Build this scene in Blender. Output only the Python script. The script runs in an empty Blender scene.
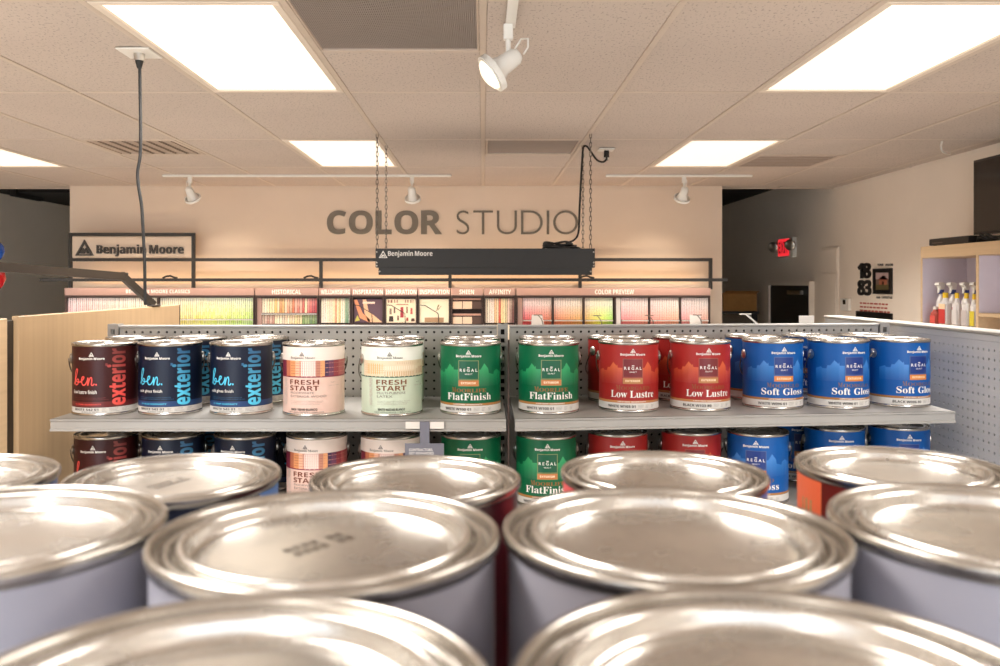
import bpy, bmesh, math, random
from mathutils import Vector, Matrix
random.seed(7)
scene = bpy.context.scene
C = scene.collection
PI = math.pi

# ------------------------------------------------------------------ camera
EYE, FPX, VX, VY = 2.0, 850.0, 483.0, 283.0
cam = bpy.data.cameras.new('camera')
cam.sensor_width = 36.0
cam.lens = 36.0 * FPX / 1000.0
cam.shift_x = (500 - VX) / 1000.0
cam.shift_y = (VY - 333) / 1000.0
cam.clip_start = 0.02
cam.dof.use_dof = True
cam.dof.focus_distance = 2.45
cam.dof.aperture_fstop = 9.0
camo = bpy.data.objects.new('camera', cam)
camo.location = (0, 0, EYE)
camo.rotation_euler = (PI / 2, 0, 0)
C.objects.link(camo)
scene.camera = camo

# ------------------------------------------------------------------ daylight, exposure
W = bpy.data.worlds.new('daylight')
scene.world = W
W.use_nodes = True
W.node_tree.nodes['Background'].inputs[0].default_value = (0.80, 0.90, 1.0, 1)
W.node_tree.nodes['Background'].inputs[1].default_value = 6.0
scene.view_settings.view_transform = 'Standard'
scene.view_settings.look = 'None'
scene.view_settings.exposure = -0.06
scene.view_settings.gamma = 1.0
scene.view_settings.use_curve_mapping = False
TROFFER_W = 42.0
SPOT_W = 14.0


def P(px, py, Y):
    """point seen at that picture position when it stands at depth Y"""
    return Vector(((px - VX) / FPX * Y, Y, EYE + (VY - py) / FPX * Y))


# ------------------------------------------------------------------ materials
def lin(c):
    return tuple(((v / 255.0) / 12.92 if v / 255.0 <= 0.04045 else ((v / 255.0 + 0.055) / 1.055) ** 2.4) for v in c)


MATS = {}


def mat(name, rgb, rough=0.5, metal=0.0, var=0.06, scale=14.0, bump=0.0, coat=0.0, emit=None, alpha=None, trans=0.0, spec=0.5, aniso=None):
    m = bpy.data.materials.new(name)
    MATS[name] = m
    m.use_nodes = True
    nt = m.node_tree
    b = nt.nodes['Principled BSDF']
    b.inputs['Roughness'].default_value = rough
    b.inputs['Metallic'].default_value = metal
    b.inputs['Specular IOR Level'].default_value = spec
    if coat:
        b.inputs['Coat Weight'].default_value = coat * .25
        b.inputs['Coat Roughness'].default_value = 0.12
    if trans:
        b.inputs['Transmission Weight'].default_value = trans
    base = lin(rgb)
    b.inputs['Base Color'].default_value = (*base, 1)
    if var > 0:
        tc = nt.nodes.new('ShaderNodeTexCoord')
        no = nt.nodes.new('ShaderNodeTexNoise')
        no.inputs['Scale'].default_value = scale
        no.inputs['Detail'].default_value = 5
        nt.links.new(tc.outputs['Object'], no.inputs['Vector'])
        rp = nt.nodes.new('ShaderNodeValToRGB')
        rp.color_ramp.elements[0].position = 0.3
        rp.color_ramp.elements[1].position = 0.7
        rp.color_ramp.elements[0].color = (*[v * (1 - var) for v in base], 1)
        rp.color_ramp.elements[1].color = (*[min(1, v * (1 + var)) for v in base], 1)
        nt.links.new(no.outputs['Fac'], rp.inputs['Fac'])
        nt.links.new(rp.outputs['Color'], b.inputs['Base Color'])
        if bump:
            bp = nt.nodes.new('ShaderNodeBump')
            bp.inputs['Strength'].default_value = bump
            bp.inputs['Distance'].default_value = 0.003
            nt.links.new(no.outputs['Fac'], bp.inputs['Height'])
            nt.links.new(bp.outputs['Normal'], b.inputs['Normal'])
    if emit:
        b.inputs['Emission Color'].default_value = (*lin(emit[0]), 1)
        b.inputs['Emission Strength'].default_value = emit[1]
    return m


def mat_print(name, rough=0.35, coat=0.0):
    """printed matter: colours stored per corner of the mesh"""
    m = bpy.data.materials.new(name)
    MATS[name] = m
    m.use_nodes = True
    nt = m.node_tree
    b = nt.nodes['Principled BSDF']
    b.inputs['Roughness'].default_value = rough
    if coat:
        b.inputs['Coat Weight'].default_value = coat
    a = nt.nodes.new('ShaderNodeAttribute')
    a.attribute_name = 'Col'
    nt.links.new(a.outputs['Color'], b.inputs['Base Color'])
    return m


def mat_tile(name, rgb):
    """acoustic ceiling board: fissures and pinholes"""
    m = bpy.data.materials.new(name)
    MATS[name] = m
    m.use_nodes = True
    nt = m.node_tree
    b = nt.nodes['Principled BSDF']
    b.inputs['Roughness'].default_value = 0.95
    b.inputs['Specular IOR Level'].default_value = 0.1
    g = nt.nodes.new('ShaderNodeNewGeometry')
    mp = nt.nodes.new('ShaderNodeMapping')
    mp.inputs['Scale'].default_value = (1.0, 0.55, 1.0)
    nt.links.new(g.outputs['Position'], mp.inputs['Vector'])
    n1 = nt.nodes.new('ShaderNodeTexNoise')
    n1.inputs['Scale'].default_value = 120
    n1.inputs['Detail'].default_value = 3
    nt.links.new(mp.outputs['Vector'], n1.inputs['Vector'])
    r1 = nt.nodes.new('ShaderNodeValToRGB')
    r1.color_ramp.elements[0].position = 0.34
    r1.color_ramp.elements[1].position = 0.42
    nt.links.new(n1.outputs['Fac'], r1.inputs['Fac'])
    n2 = nt.nodes.new('ShaderNodeTexNoise')
    n2.inputs['Scale'].default_value = 1.1
    nt.links.new(g.outputs['Position'], n2.inputs['Vector'])
    r2 = nt.nodes.new('ShaderNodeValToRGB')
    base = lin(rgb)
    r2.color_ramp.elements[0].position = 0.35
    r2.color_ramp.elements[1].position = 0.65
    r2.color_ramp.elements[0].color = (*[v * 0.95 for v in base], 1)
    r2.color_ramp.elements[1].color = (*[v * 1.03 for v in base], 1)
    nt.links.new(n2.outputs['Fac'], r2.inputs['Fac'])
    mx = nt.nodes.new('ShaderNodeMix')
    mx.data_type = 'RGBA'
    mx.inputs[6].default_value = (*[v * 0.66 for v in base], 1)
    nt.links.new(r1.outputs['Color'], mx.inputs[0])
    nt.links.new(r2.outputs['Color'], mx.inputs[7])
    nt.links.new(mx.outputs[2], b.inputs['Base Color'])
    bp = nt.nodes.new('ShaderNodeBump')
    bp.inputs['Strength'].default_value = 0.5
    bp.inputs['Distance'].default_value = 0.002
    nt.links.new(r1.outputs['Color'], bp.inputs['Height'])
    nt.links.new(bp.outputs['Normal'], b.inputs['Normal'])
    return m


def mat_wood(name, rgb, axis=2, dark=0.82):
    m = bpy.data.materials.new(name)
    MATS[name] = m
    m.use_nodes = True
    nt = m.node_tree
    b = nt.nodes['Principled BSDF']
    b.inputs['Roughness'].default_value = 0.45
    g = nt.nodes.new('ShaderNodeNewGeometry')
    mp = nt.nodes.new('ShaderNodeMapping')
    s = [60.0, 60.0, 60.0]
    s[axis] = 1.2
    mp.inputs['Scale'].default_value = s
    nt.links.new(g.outputs['Position'], mp.inputs['Vector'])
    n = nt.nodes.new('ShaderNodeTexNoise')
    n.inputs['Scale'].default_value = 1.0
    n.inputs['Detail'].default_value = 4
    nt.links.new(mp.outputs['Vector'], n.inputs['Vector'])
    r = nt.nodes.new('ShaderNodeValToRGB')
    base = lin(rgb)
    r.color_ramp.elements[0].position = 0.3
    r.color_ramp.elements[1].position = 0.65
    r.color_ramp.elements[0].color = (*[v * dark for v in base], 1)
    r.color_ramp.elements[1].color = (*base, 1)
    nt.links.new(n.outputs['Fac'], r.inputs['Fac'])
    nt.links.new(r.outputs['Color'], b.inputs['Base Color'])
    return m


def mat_lid(name, rgb, rough):
    """tinplate with faint scuffs in gloss and tone"""
    m = bpy.data.materials.new(name)
    MATS[name] = m
    m.use_nodes = True
    nt = m.node_tree
    b = nt.nodes['Principled BSDF']
    b.inputs['Metallic'].default_value = 1.0
    tc = nt.nodes.new('ShaderNodeTexCoord')
    oi = nt.nodes.new('ShaderNodeObjectInfo')
    ad = nt.nodes.new('ShaderNodeVectorMath')
    ad.operation = 'ADD'
    nt.links.new(tc.outputs['Object'], ad.inputs[0])
    nt.links.new(oi.outputs['Random'], ad.inputs[1])
    n = nt.nodes.new('ShaderNodeTexNoise')
    n.inputs['Scale'].default_value = 26
    n.inputs['Detail'].default_value = 6
    n.inputs['Roughness'].default_value = 0.65
    nt.links.new(ad.outputs[0], n.inputs['Vector'])
    r = nt.nodes.new('ShaderNodeValToRGB')
    base = lin(rgb)
    r.color_ramp.elements[0].position = 0.32
    r.color_ramp.elements[1].position = 0.62
    r.color_ramp.elements[0].color = (*[v * 0.80 for v in base], 1)
    r.color_ramp.elements[1].color = (*base, 1)
    nt.links.new(n.outputs['Fac'], r.inputs['Fac'])
    nt.links.new(r.outputs['Color'], b.inputs['Base Color'])
    mr = nt.nodes.new('ShaderNodeMapRange')
    mr.inputs['To Min'].default_value = rough * 1.35
    mr.inputs['To Max'].default_value = rough * 0.75
    nt.links.new(n.outputs['Fac'], mr.inputs['Value'])
    nt.links.new(mr.outputs['Result'], b.inputs['Roughness'])
    return m


mat('wall_paint', (216, 198, 180), 0.9, var=0.02, scale=3, spec=0.2)
mat('side_wall_paint', (240, 228, 214), 0.9, var=0.02, scale=3, spec=0.2)
mat('olive_paint', (142, 122, 86), 0.9, var=0.03, scale=2, spec=0.2)
mat('floor_vinyl', (204, 198, 190), 0.4, var=0.08, scale=6)
mat_tile('ceiling_board', (200, 186, 175))
mat('tee_metal', (200, 184, 168), 0.5, var=0.03)
mat('black_void', (14, 13, 12), 0.9, var=0.1)
mat('black_metal', (40, 37, 35), 0.5, var=0.08)
mat('bronze_metal', (50, 41, 32), 0.5, var=0.08)
mat('sign_black', (44, 43, 42), 0.55, var=0.04)
mat('letter_grey', (112, 104, 92), 0.6, var=0.03)
mat('letter_dark', (58, 52, 48), 0.5, var=0.03)
mat('diffuser', (250, 240, 225), 0.6, var=0.0, emit=((255, 244, 226), 0.88))
mat('troffer_frame', (226, 212, 196), 0.45, var=0.02)
mat('vent_metal', (196, 178, 162), 0.5, var=0.03)
mat('vent_slat', (168, 150, 136), 0.5, var=0.03)
mat('vent_gap_shade', (112, 96, 84), 0.8, var=0.05)
mat('grille_grey', (150, 138, 130), 0.6, var=0.03)
mat('white_plastic', (232, 228, 220), 0.4, var=0.02)
mat('lamp_glass', (250, 240, 225), 0.3, var=0.0, emit=((255, 238, 214), 1.0))
mat('steel', (196, 192, 186), 0.28, metal=1.0, var=0.08, scale=40)
mat('dark_steel', (120, 112, 104), 0.3, metal=1.0, var=0.08)
mat('shelf_grey', (158, 155, 151), 0.42, var=0.04, scale=9)
mat('peg_grey', (176, 172, 166), 0.5, var=0.03, scale=7)
mat('wing_grey', (204, 206, 210), 0.5, var=0.03, scale=7)
mat('cap_white', (160, 156, 150), 0.5, var=0.02)
mat('hole_shade', (34, 30, 28), 0.9, var=0.1)  # dark backing colour standing in for the shade inside holes and slots
mat('plastic_grey', (108, 108, 120), 0.5, var=0.03)
mat('paper_white', (216, 211, 205), 0.7, var=0.02)
mat_wood('plywood', (186, 156, 120), 2, 0.9)
mat_wood('maple', (214, 184, 146), 1, 0.9)
mat('lilac_board', (214, 206, 220), 0.6, var=0.02)
mat_lid('lid_tin', (222, 219, 214), 0.25)
mat_lid('rim_tin', (190, 185, 178), 0.24)
mat('can_tin', (200, 196, 190), 0.25, metal=1.0, var=0.06, scale=30)
mat('lavender_label', (156, 154, 164), 0.32, var=0.03, scale=5)
mat('cord_black', (30, 28, 27), 0.6, var=0.1)
mat('tv_glass', (22, 20, 20), 0.12, var=0.05)
mat('glass_pane', (240, 245, 250), 0.02, var=0.0, trans=1.0)
mat('led_warm', (255, 220, 170), 0.5, var=0.0, emit=((255, 206, 146), 14.0))
mat('led_white', (255, 235, 210), 0.5, var=0.0, emit=((255, 226, 190), 34.0))
mat('led_panel', (255, 245, 230), 0.5, var=0.0, emit=((255, 244, 226), 2.0))
mat('exit_red', (235, 60, 70), 0.5, var=0.0, emit=((255, 50, 60), 0.9))
mat('exit_glyph', (90, 10, 20), 0.6, var=0.0)
mat('cardboard', (176, 128, 70), 0.8, var=0.08, scale=20)
mat('balloon_blue', (24, 74, 160), 0.2, var=0.03)
mat('balloon_red', (196, 20, 30), 0.2, var=0.03)
mat('frame_black', (26, 24, 24), 0.4, var=0.05)
mat('text_black', (24, 22, 22), 0.6, var=0.0)
mat('text_red', (186, 84, 72), 0.6, var=0.0)
mat('text_white', (240, 236, 230), 0.6, var=0.0)
mat('door_dark', (40, 39, 38), 0.5, var=0.05)
mat('header_mauve', (176, 142, 132), 0.6, var=0.03)
mat('rack_dark', (66, 50, 46), 0.6, var=0.05)
mat('bottle_blue', (40, 60, 130), 0.4, var=0.02)
mat('bottle_yellow', (236, 196, 40), 0.4, var=0.02)
mat('bottle_clear', (232, 228, 226), 0.25, var=0.02)
mat_print('print_matt', 0.7)
mat_print('print_gloss', 0.42)
mat('label_maroon', (58, 18, 18), 0.42, var=0.05, spec=0.35)
mat('label_navy', (11, 21, 44), 0.42, var=0.05, spec=0.35)
mat('label_pink', (228, 194, 180), 0.4, var=0.03)
mat('label_mint', (200, 212, 190), 0.4, var=0.03)
mat('label_green', (0, 96, 60), 0.42, var=0.04, spec=0.35)
mat('label_red', (158, 36, 33), 0.42, var=0.04, spec=0.35)
mat('label_blue', (6, 82, 156), 0.42, var=0.04, spec=0.35)


# ------------------------------------------------------------------ mesh builder
class MB:
    def __init__(s):
        s.v, s.f, s.c = [], [], []

    def add(s, verts, faces, col=None):
        k = len(s.v)
        s.v.extend([tuple(p) for p in verts])
        for f in faces:
            s.f.append(tuple(i + k for i in f))
            s.c.append(col)
        return s

    def box(s, x0, x1, y0, y1, z0, z1, col=None):
        if x0 > x1: x0, x1 = x1, x0
        if y0 > y1: y0, y1 = y1, y0
        if z0 > z1: z0, z1 = z1, z0
        return s.add([(x0, y0, z0), (x1, y0, z0), (x1, y1, z0), (x0, y1, z0), (x0, y0, z1), (x1, y0, z1), (x1, y1, z1), (x0, y1, z1)],
                     [(0, 3, 2, 1), (4, 5, 6, 7), (0, 1, 5, 4), (1, 2, 6, 5), (2, 3, 7, 6), (3, 0, 4, 7)], col)

    def bbox(s, x0, x1, y0, y1, z0, z1, b=0.002, col=None):
        """box with chamfered edges"""
        if x0 > x1: x0, x1 = x1, x0
        if y0 > y1: y0, y1 = y1, y0
        if z0 > z1: z0, z1 = z1, z0
        b = min(b, (x1 - x0) * .45, (y1 - y0) * .45, (z1 - z0) * .45)
        bm = bmesh.new()
        bmesh.ops.create_cube(bm, size=1.0)
        for v in bm.verts:
            v.co = Vector(((x0 + x1) / 2 + v.co.x * (x1 - x0), (y0 + y1) / 2 + v.co.y * (y1 - y0), (z0 + z1) / 2 + v.co.z * (z1 - z0)))
        bmesh.ops.bevel(bm, geom=list(bm.edges), offset=b, segments=1, affect='EDGES')
        bm.verts.index_update()
        s.add([v.co for v in bm.verts], [[v.index for v in f.verts] for f in bm.faces], col)
        bm.free()
        return s

    def lathe(s, prof, n=32, o=(0, 0, 0), axis=(0, 0, 1), col=None, close=False):
        ax = Vector(axis).normalized()
        q = Vector((0, 0, 1)).rotation_difference(ax)
        o = Vector(o)
        vs = []
        for r, z in prof:
            for i in range(n):
                a = 2 * PI * i / n
                vs.append(o + q @ Vector((r * math.cos(a), r * math.sin(a), z)))
        fs = []
        m = len(prof)
        for j in range(m - 1):
            for i in range(n):
                i2 = (i + 1) % n
                fs.append((j * n + i, j * n + i2, (j + 1) * n + i2, (j + 1) * n + i))
        if prof[0][0] > 1e-6 and close:
            fs.append(tuple(range(n))[::-1])
        if prof[-1][0] > 1e-6 and close:
            fs.append(tuple((m - 1) * n + i for i in range(n)))
        return s.add(vs, fs, col)

    def tube(s, pts, r, n=8, col=None, cap=True):
        pts = [Vector(p) for p in pts]
        vs, fs = [], []
        up = None
        for i, p in enumerate(pts):
            d = (pts[min(i + 1, len(pts) - 1)] - pts[max(i - 1, 0)]).normalized()
            if up is None:
                up = d.orthogonal().normalized()
            up = (up - d * up.dot(d))
            up = up.normalized() if up.length > 1e-6 else d.orthogonal().normalized()
            w = d.cross(up)
            rr = r[i] if isinstance(r, (list, tuple)) else r
            for k in range(n):
                a = 2 * PI * k / n
                vs.append(p + (up * math.cos(a) + w * math.sin(a)) * rr)
        for i in range(len(pts) - 1):
            for k in range(n):
                k2 = (k + 1) % n
                fs.append((i * n + k, i * n + k2, (i + 1) * n + k2, (i + 1) * n + k))
        if cap:
            fs.append(tuple(range(n))[::-1])
            fs.append(tuple((len(pts) - 1) * n + k for k in range(n)))
        return s.add(vs, fs, col)

    def bar(s, p0, p1, w, h, col=None):
        """square bar between two points (w across, h tall)"""
        p0, p1 = Vector(p0), Vector(p1)
        d = (p1 - p0).normalized()
        up = Vector((0, 0, 1))
        if abs(d.dot(up)) > .95: up = Vector((0, 1, 0))
        a = d.cross(up).normalized() * w / 2
        b = a.cross(d).normalized() * h / 2
        vs = [p0 - a - b, p0 + a - b, p0 + a + b, p0 - a + b, p1 - a - b, p1 + a - b, p1 + a + b, p1 - a + b]
        return s.add(vs, [(0, 1, 2, 3), (7, 6, 5, 4), (0, 4, 5, 1), (1, 5, 6, 2), (2, 6, 7, 3), (3, 7, 4, 0)], col)

    def prism(s, poly, y0, y1, col=None):
        """polygon in x,z extruded along y"""
        n = len(poly)
        vs = [(x, y0, z) for x, z in poly] + [(x, y1, z) for x, z in poly]
        fs = [tuple(range(n)), tuple(range(2 * n - 1, n - 1, -1))]
        fs += [(i, n + i, n + (i + 1) % n, (i + 1) % n) for i in range(n)]
        return s.add(vs, fs, col)

    def map(s, fn):
        s.v = [tuple(fn(*p)) for p in s.v]
        return s

    def build(s, name, m, parent=None, smooth=False, angle=None):
        me = bpy.data.meshes.new(name)
        me.from_pydata(s.v, [], s.f)
        me.materials.append(MATS[m])
        if any(c is not None for c in s.c):
            at = me.color_attributes.new('Col', 'FLOAT_COLOR', 'CORNER')
            i = 0
            for f, c in zip(s.f, s.c):
                for k, vi in enumerate(f):
                    if c is None: cc = (1, 1, 1)
                    elif callable(c): cc = c(*s.v[vi])
                    else: cc = c
                    at.data[i].color = (*lin(cc), 1)
                    i += 1
        if smooth:
            me.polygons.foreach_set('use_smooth', [True] * len(me.polygons))
        me.update()
        if angle is not None:
            bm = bmesh.new(); bm.from_mesh(me)
            bmesh.ops.remove_doubles(bm, verts=bm.verts, dist=1e-6)
            for e in bm.edges:
                if len(e.link_faces) == 2 and e.calc_face_angle(0) > math.radians(angle): e.smooth = False
            for f in bm.faces: f.smooth = True
            bm.to_mesh(me); bm.free()
        return link(name, me, parent)


def link(name, me, parent=None):
    o = bpy.data.objects.new(name, me)
    C.objects.link(o)
    if parent is not None:
        o.parent = parent
    return o


def tag(o, label, cat, group=None, kind=None):
    if label: o['label'] = label
    if cat: o['category'] = cat
    if group: o['group'] = group
    if kind: o['kind'] = kind
    return o


def thing(name, label, cat, loc=(0, 0, 0), rz=0.0, group=None):
    o = bpy.data.objects.new(name, None)
    o.empty_display_size = 0.05
    C.objects.link(o)
    o.location = loc
    o.rotation_euler = (0, 0, rz)
    return tag(o, label, cat, group)


def struct(name, mb, m, label=None, **k):
    o = mb.build(name, m, **k)
    o['kind'] = 'structure'
    if label: o['label'] = label
    return o


def copy_tree(o, parent=None):
    c = o.copy()
    C.objects.link(c)
    c.parent = parent
    for ch in o.children:
        copy_tree(ch, c)
    return c


# ------------------------------------------------------------------ lettering
_T = {}
BOLD = {c: chr(0x1D5D4 + i) for i, c in enumerate('ABCDEFGHIJKLMNOPQRSTUVWXYZ')}
BOLD.update({c: chr(0x1D5EE + i) for i, c in enumerate('abcdefghijklmnopqrstuvwxyz')})
BOLD.update({c: chr(0x1D7EC + i) for i, c in enumerate('0123456789')})
SERIF = {c: chr(0x1D400 + i) for i, c in enumerate('ABCDEFGHIJKLMNOPQRSTUVWXYZ')}
SERIF.update({c: chr(0x1D41A + i) for i, c in enumerate('abcdefghijklmnopqrstuvwxyz')})


def glyphs(body, style='', res=3, off=0.0):
    """flat lettering scaled into the unit square: verts, faces, aspect"""
    key = (body, style, res, off)
    if key in _T: return _T[key]
    tb = {'b': BOLD, 's': SERIF}.get(style)
    txt = ''.join(tb.get(ch, ch) for ch in body) if tb else body
    cu = bpy.data.curves.new('lettering', 'FONT')
    cu.body = txt
    cu.resolution_u = res
    cu.offset = off
    ob = bpy.data.objects.new('lettering', cu)
    C.objects.link(ob)
    bpy.context.view_layer.update()
    me = bpy.data.meshes.new_from_object(ob.evaluated_get(bpy.context.evaluated_depsgraph_get()))
    vs = [(v.co.x, v.co.y) for v in me.vertices]
    fs = [tuple(p.vertices) for p in me.polygons]
    bpy.data.objects.remove(ob)
    bpy.data.curves.remove(cu)
    bpy.data.meshes.remove(me)
    x0 = min(v[0] for v in vs); x1 = max(v[0] for v in vs)
    y0 = min(v[1] for v in vs); y1 = max(v[1] for v in vs)
    vs = [((x - x0) / (x1 - x0), (y - y0) / (y1 - y0)) for x, y in vs]
    _T[key] = (vs, fs, (x1 - x0) / (y1 - y0))
    return _T[key]


def slab_text(mb, body, place, x0, x1, z0, z1, depth, style='', res=3, off=0.0, col=None):
    """raised lettering: place(u, v, d) gives the point; u across, v up, d out of the face"""
    vs, fs, _ = glyphs(body, style, res, off)
    n = len(vs)
    pts = [place(x0 + u * (x1 - x0), z0 + v * (z1 - z0), depth) for u, v in vs]
    faces = [f for f in fs]
    if depth > 0.0015:
        pts += [place(x0 + u * (x1 - x0), z0 + v * (z1 - z0), 0) for u, v in vs]
        cnt = {}
        for f in fs:
            for a, b in zip(f, f[1:] + f[:1]):
                cnt[(a, b)] = cnt.get((a, b), 0) + 1
        for (a, b) in cnt:
            if (b, a) not in cnt:
                faces.append((b, a, a + n, b + n))
    mb.add(pts, faces, col)


def LOGO():
    """triangle mark with two peaks: list of polygons in the unit square"""
    out = [(0.5, 1.0), (0.0, 0.0), (1.0, 0.0)]
    inn = [(0.5, 0.78), (0.16, 0.09), (0.84, 0.09)]
    ring = []
    for i in range(3):
        j = (i + 1) % 3
        ring.append([out[i], out[j], inn[j], inn[i]])
    peaks = [[(0.24, 0.14), (0.42, 0.50), (0.50, 0.36), (0.42, 0.26), (0.36, 0.14)],
             [(0.76, 0.14), (0.58, 0.50), (0.44, 0.24), (0.40, 0.14), (0.48, 0.14), (0.58, 0.32), (0.66, 0.14)]]
    return ring + peaks


# ------------------------------------------------------------------ room shell
HC = EYE + 0.858            # underside of the ceiling boards
TW, TD = 0.61, 1.22
ZW = 7.52                   # studio wall
XL, XR, Y0, YB = -5.49, 3.17, -3.5, 11.6
ROWS = [ -3.5, -2.277, -1.057, 0.163, 1.383, 2.575, 3.823, 5.077, 6.29, 7.51]

struct('floor', MB().box(XL - .1, XR + .1, Y0 - .1, YB + .1, -0.1, 0), 'floor_vinyl', 'pale vinyl shop floor')
w = struct('wall_right', MB().box(XR, XR + .12, Y0, YB, 0, 3.2), 'side_wall_paint', 'beige side wall carrying the television and the picture')
struct('wall_left', MB().box(XL - .12, XL, Y0, YB, 0, 3.2), 'side_wall_paint', 'beige side wall out of sight')
struct('wall_back', MB().box(-3.655, 2.115, ZW, ZW + .14, 0, HC + .1), 'wall_paint', 'beige partition wall carrying the grey studio lettering')
struct('wall_rear', MB().box(XL, XR, YB - .1, YB, 0, 3.2), 'olive_paint', 'dim olive wall of the stock room')
mb = MB()
mb.box(XL, -4.9, Y0 - .12, Y0, 0, 3.2).box(2.6, XR, Y0 - .12, Y0, 0, 3.2).box(-4.9, 2.6, Y0 - .12, Y0, 2.62, 3.2).box(-4.9, 2.6, Y0 - .12, Y0, 0, 0.5)
struct('wall_front', mb, 'side_wall_paint', 'street wall with the shop windows')
for k in range(3):
    a = -4.9 + k * 2.5
    mb = MB().box(a, a + .06, Y0 - .1, Y0 - .02, .5, 2.62).box(a + 2.44, a + 2.5, Y0 - .1, Y0 - .02, .5, 2.62)
    mb.box(a + .06, a + 2.44, Y0 - .1, Y0 - .02, .5, .56).box(a + .06, a + 2.44, Y0 - .1, Y0 - .02, 2.56, 2.62)
    wn = struct('window_%d' % (k + 1), mb, 'black_metal', 'tall shop window facing the street')
# stock room ceiling (dark, a little higher) and the drop at the end of the shop ceiling
struct('ceiling_stockroom', MB().box(XL, XR, 7.70, YB, 3.02, 3.1), 'black_void', 'dark unfinished ceiling of the stock room')
struct('trim_1', MB().box(XL, XR, 7.68, 7.70, HC - .006, 3.1), 'wall_paint', 'edge of the dropped ceiling')

ceil = struct('ceiling', MB().box(XL, XR, Y0, 7.68, HC + .10, HC + .16), 'tee_metal', 'suspended ceiling of fissured boards in a metal grid')
LIGHTS = []
for r in range(len(ROWS) - 1):
    for c in range(-9, 6):
        if (c % 4 == 2) and (r % 2 == 1):
            LIGHTS.append((c, r))
cells_used = set(LIGHTS)
SPECIAL = {(-1, 5): 'grille', (-4, 7): 'vent', (3, 7): 'vent2', (0, 7): 'ret'}
_tile = {}


def ceiling_tile(x0, x1, y0, y1):
    k = (round(x1 - x0, 3), round(y1 - y0, 3))
    if k not in _tile:
        sx, sy = k
        e = 0.010
        mb = MB()
        # tegular board: face sits on the grid, lowered edge all round
        mb.add([(e, e, 0.004), (sx - e, e, 0.004), (sx - e, sy - e, 0.004), (e, sy - e, 0.004),
                (e + .004, e + .004, 0), (sx - e - .004, e + .004, 0), (sx - e - .004, sy - e - .004, 0), (e + .004, sy - e - .004, 0),
                (e, e, 0.018), (sx - e, e, 0.018), (sx - e, sy - e, 0.018), (e, sy - e, 0.018)],
               [(7, 6, 5, 4), (4, 5, 1, 0), (5, 6, 2, 1), (6, 7, 3, 2), (7, 4, 0, 3), (0, 1, 9, 8), (1, 2, 10, 9), (2, 3, 11, 10), (3, 0, 8, 11), (8, 9, 10, 11)])
        o = mb.build('ceiling_tile', 'ceiling_board', ceil)
        _tile[k] = o.data
    else:
        o = link('ceiling_tile', _tile[k], ceil)
    o.location = (x0, y0, HC + random.uniform(-.001, .001))
    return o


for r in range(len(ROWS) - 1):
    y0, y1 = ROWS[r], ROWS[r + 1]
    for c in range(-9, 6):
        x0, x1 = c * TW, min((c + 1) * TW, XR)
        if x1 - x0 < .05 or (c, r) in cells_used: continue
        sp = SPECIAL.get((c, r))
        if sp == 'grille':
            ceiling_tile(x0, x1, y0 + .57, y1)
        elif sp == 'vent' or sp == 'ret':
            ceiling_tile(x0, x1, y0 + .61, y1)
        elif sp == 'vent2':
            ceiling_tile(x0, x1, y0, y0 + .60)
        elif (c, r) == (-1, 4):
            ceiling_tile(x0, x1, y0, 1.62)
        else:
            ceiling_tile(x0, x1, y0, y1)
for x0, x1 in ((XL, -4.58), (-4.58, -3.66), (2.12, 2.65), (2.65, XR)):
    ceiling_tile(x0, x1, 7.51, 7.68)
# grid: long main tees and short cross tees
for c in range(-8, 6):
    x = c * TW
    o = MB().bbox(-.012, .012, Y0, 7.51, -.003, .02, .001).build('main_tee', 'tee_metal', ceil)
    o.location = (x, 0, HC)
_ct = None
for r in range(1, len(ROWS)):
    for c in range(-9, 6):
        x0, x1 = c * TW + .012, min((c + 1) * TW - .012, XR)
        if x1 - x0 < .02 or (c == -1 and r == 5): continue
        if _ct is None or x1 - x0 < .58:
            o = MB().bbox(0, x1 - x0, -.011, .011, -.002, .02, .001).build('cross_tee', 'tee_metal', ceil)
            if _ct is None: _ct = o.data
        else:
            o = link('cross_tee', _ct, ceil)
        o.location = (x0, ROWS[r] - (.012 if r == len(ROWS) - 1 else 0), HC)
for (c, y) in ((-1, 3.146), (-4, 5.687), (3, 5.687), (0, 5.687)):
    o = link('cross_tee', _ct, ceil)
    o.location = (c * TW + .012, y, HC)


# ------------------------------------------------------------------ ceiling lamps
def troffer_label(c, r):
    col = {-6: 'far from the television', -2: 'on the plywood side', 2: 'on the television side'}[c]
    row = {1: 'glowing troffer light above the street windows', 3: 'glowing troffer light over the nearest cans', 5: 'large glowing troffer light in the near ceiling', 7: 'small glowing troffer light close to the studio wall'}[r]
    return row + ', ' + col


for (c, r) in LIGHTS:
    x0, y0, y1 = c * TW, ROWS[r], ROWS[r + 1]
    if x0 < -4.9: continue
    t = thing('ceiling_light', troffer_label(c, r), 'ceiling light', (x0 + TW / 2, (y0 + y1) / 2, HC), 0, 'recessed troffer lights')
    hx, hy = TW / 2 - .013, (y1 - y0) / 2 - .013
    f = .026
    mb = MB().bbox(-hx, hx, -hy, -hy + f, -.004, .05).bbox(-hx, hx, hy - f, hy, -.004, .05).bbox(-hx, -hx + f, -hy + f, hy - f, -.004, .05).bbox(hx - f, hx, -hy + f, hy - f, -.004, .05)
    mb.build('frame', 'troffer_frame', t)
    MB().box(-hx + f, hx - f, -hy + f, hy - f, .004, .012).build('diffuser', 'diffuser', t)
    la = bpy.data.lights.new('tube_light', 'AREA')
    la.shape = 'RECTANGLE'
    la.size, la.size_y = 2 * (hx - f), 2 * (hy - f)
    la.energy = TROFFER_W
    la.color = (1.0, 0.955, 0.90)
    la.spread = math.radians(138)
    lo = bpy.data.objects.new('tube_light', la)
    C.objects.link(lo)
    lo.parent = t
    lo.location = (0, 0, -.006)


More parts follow.
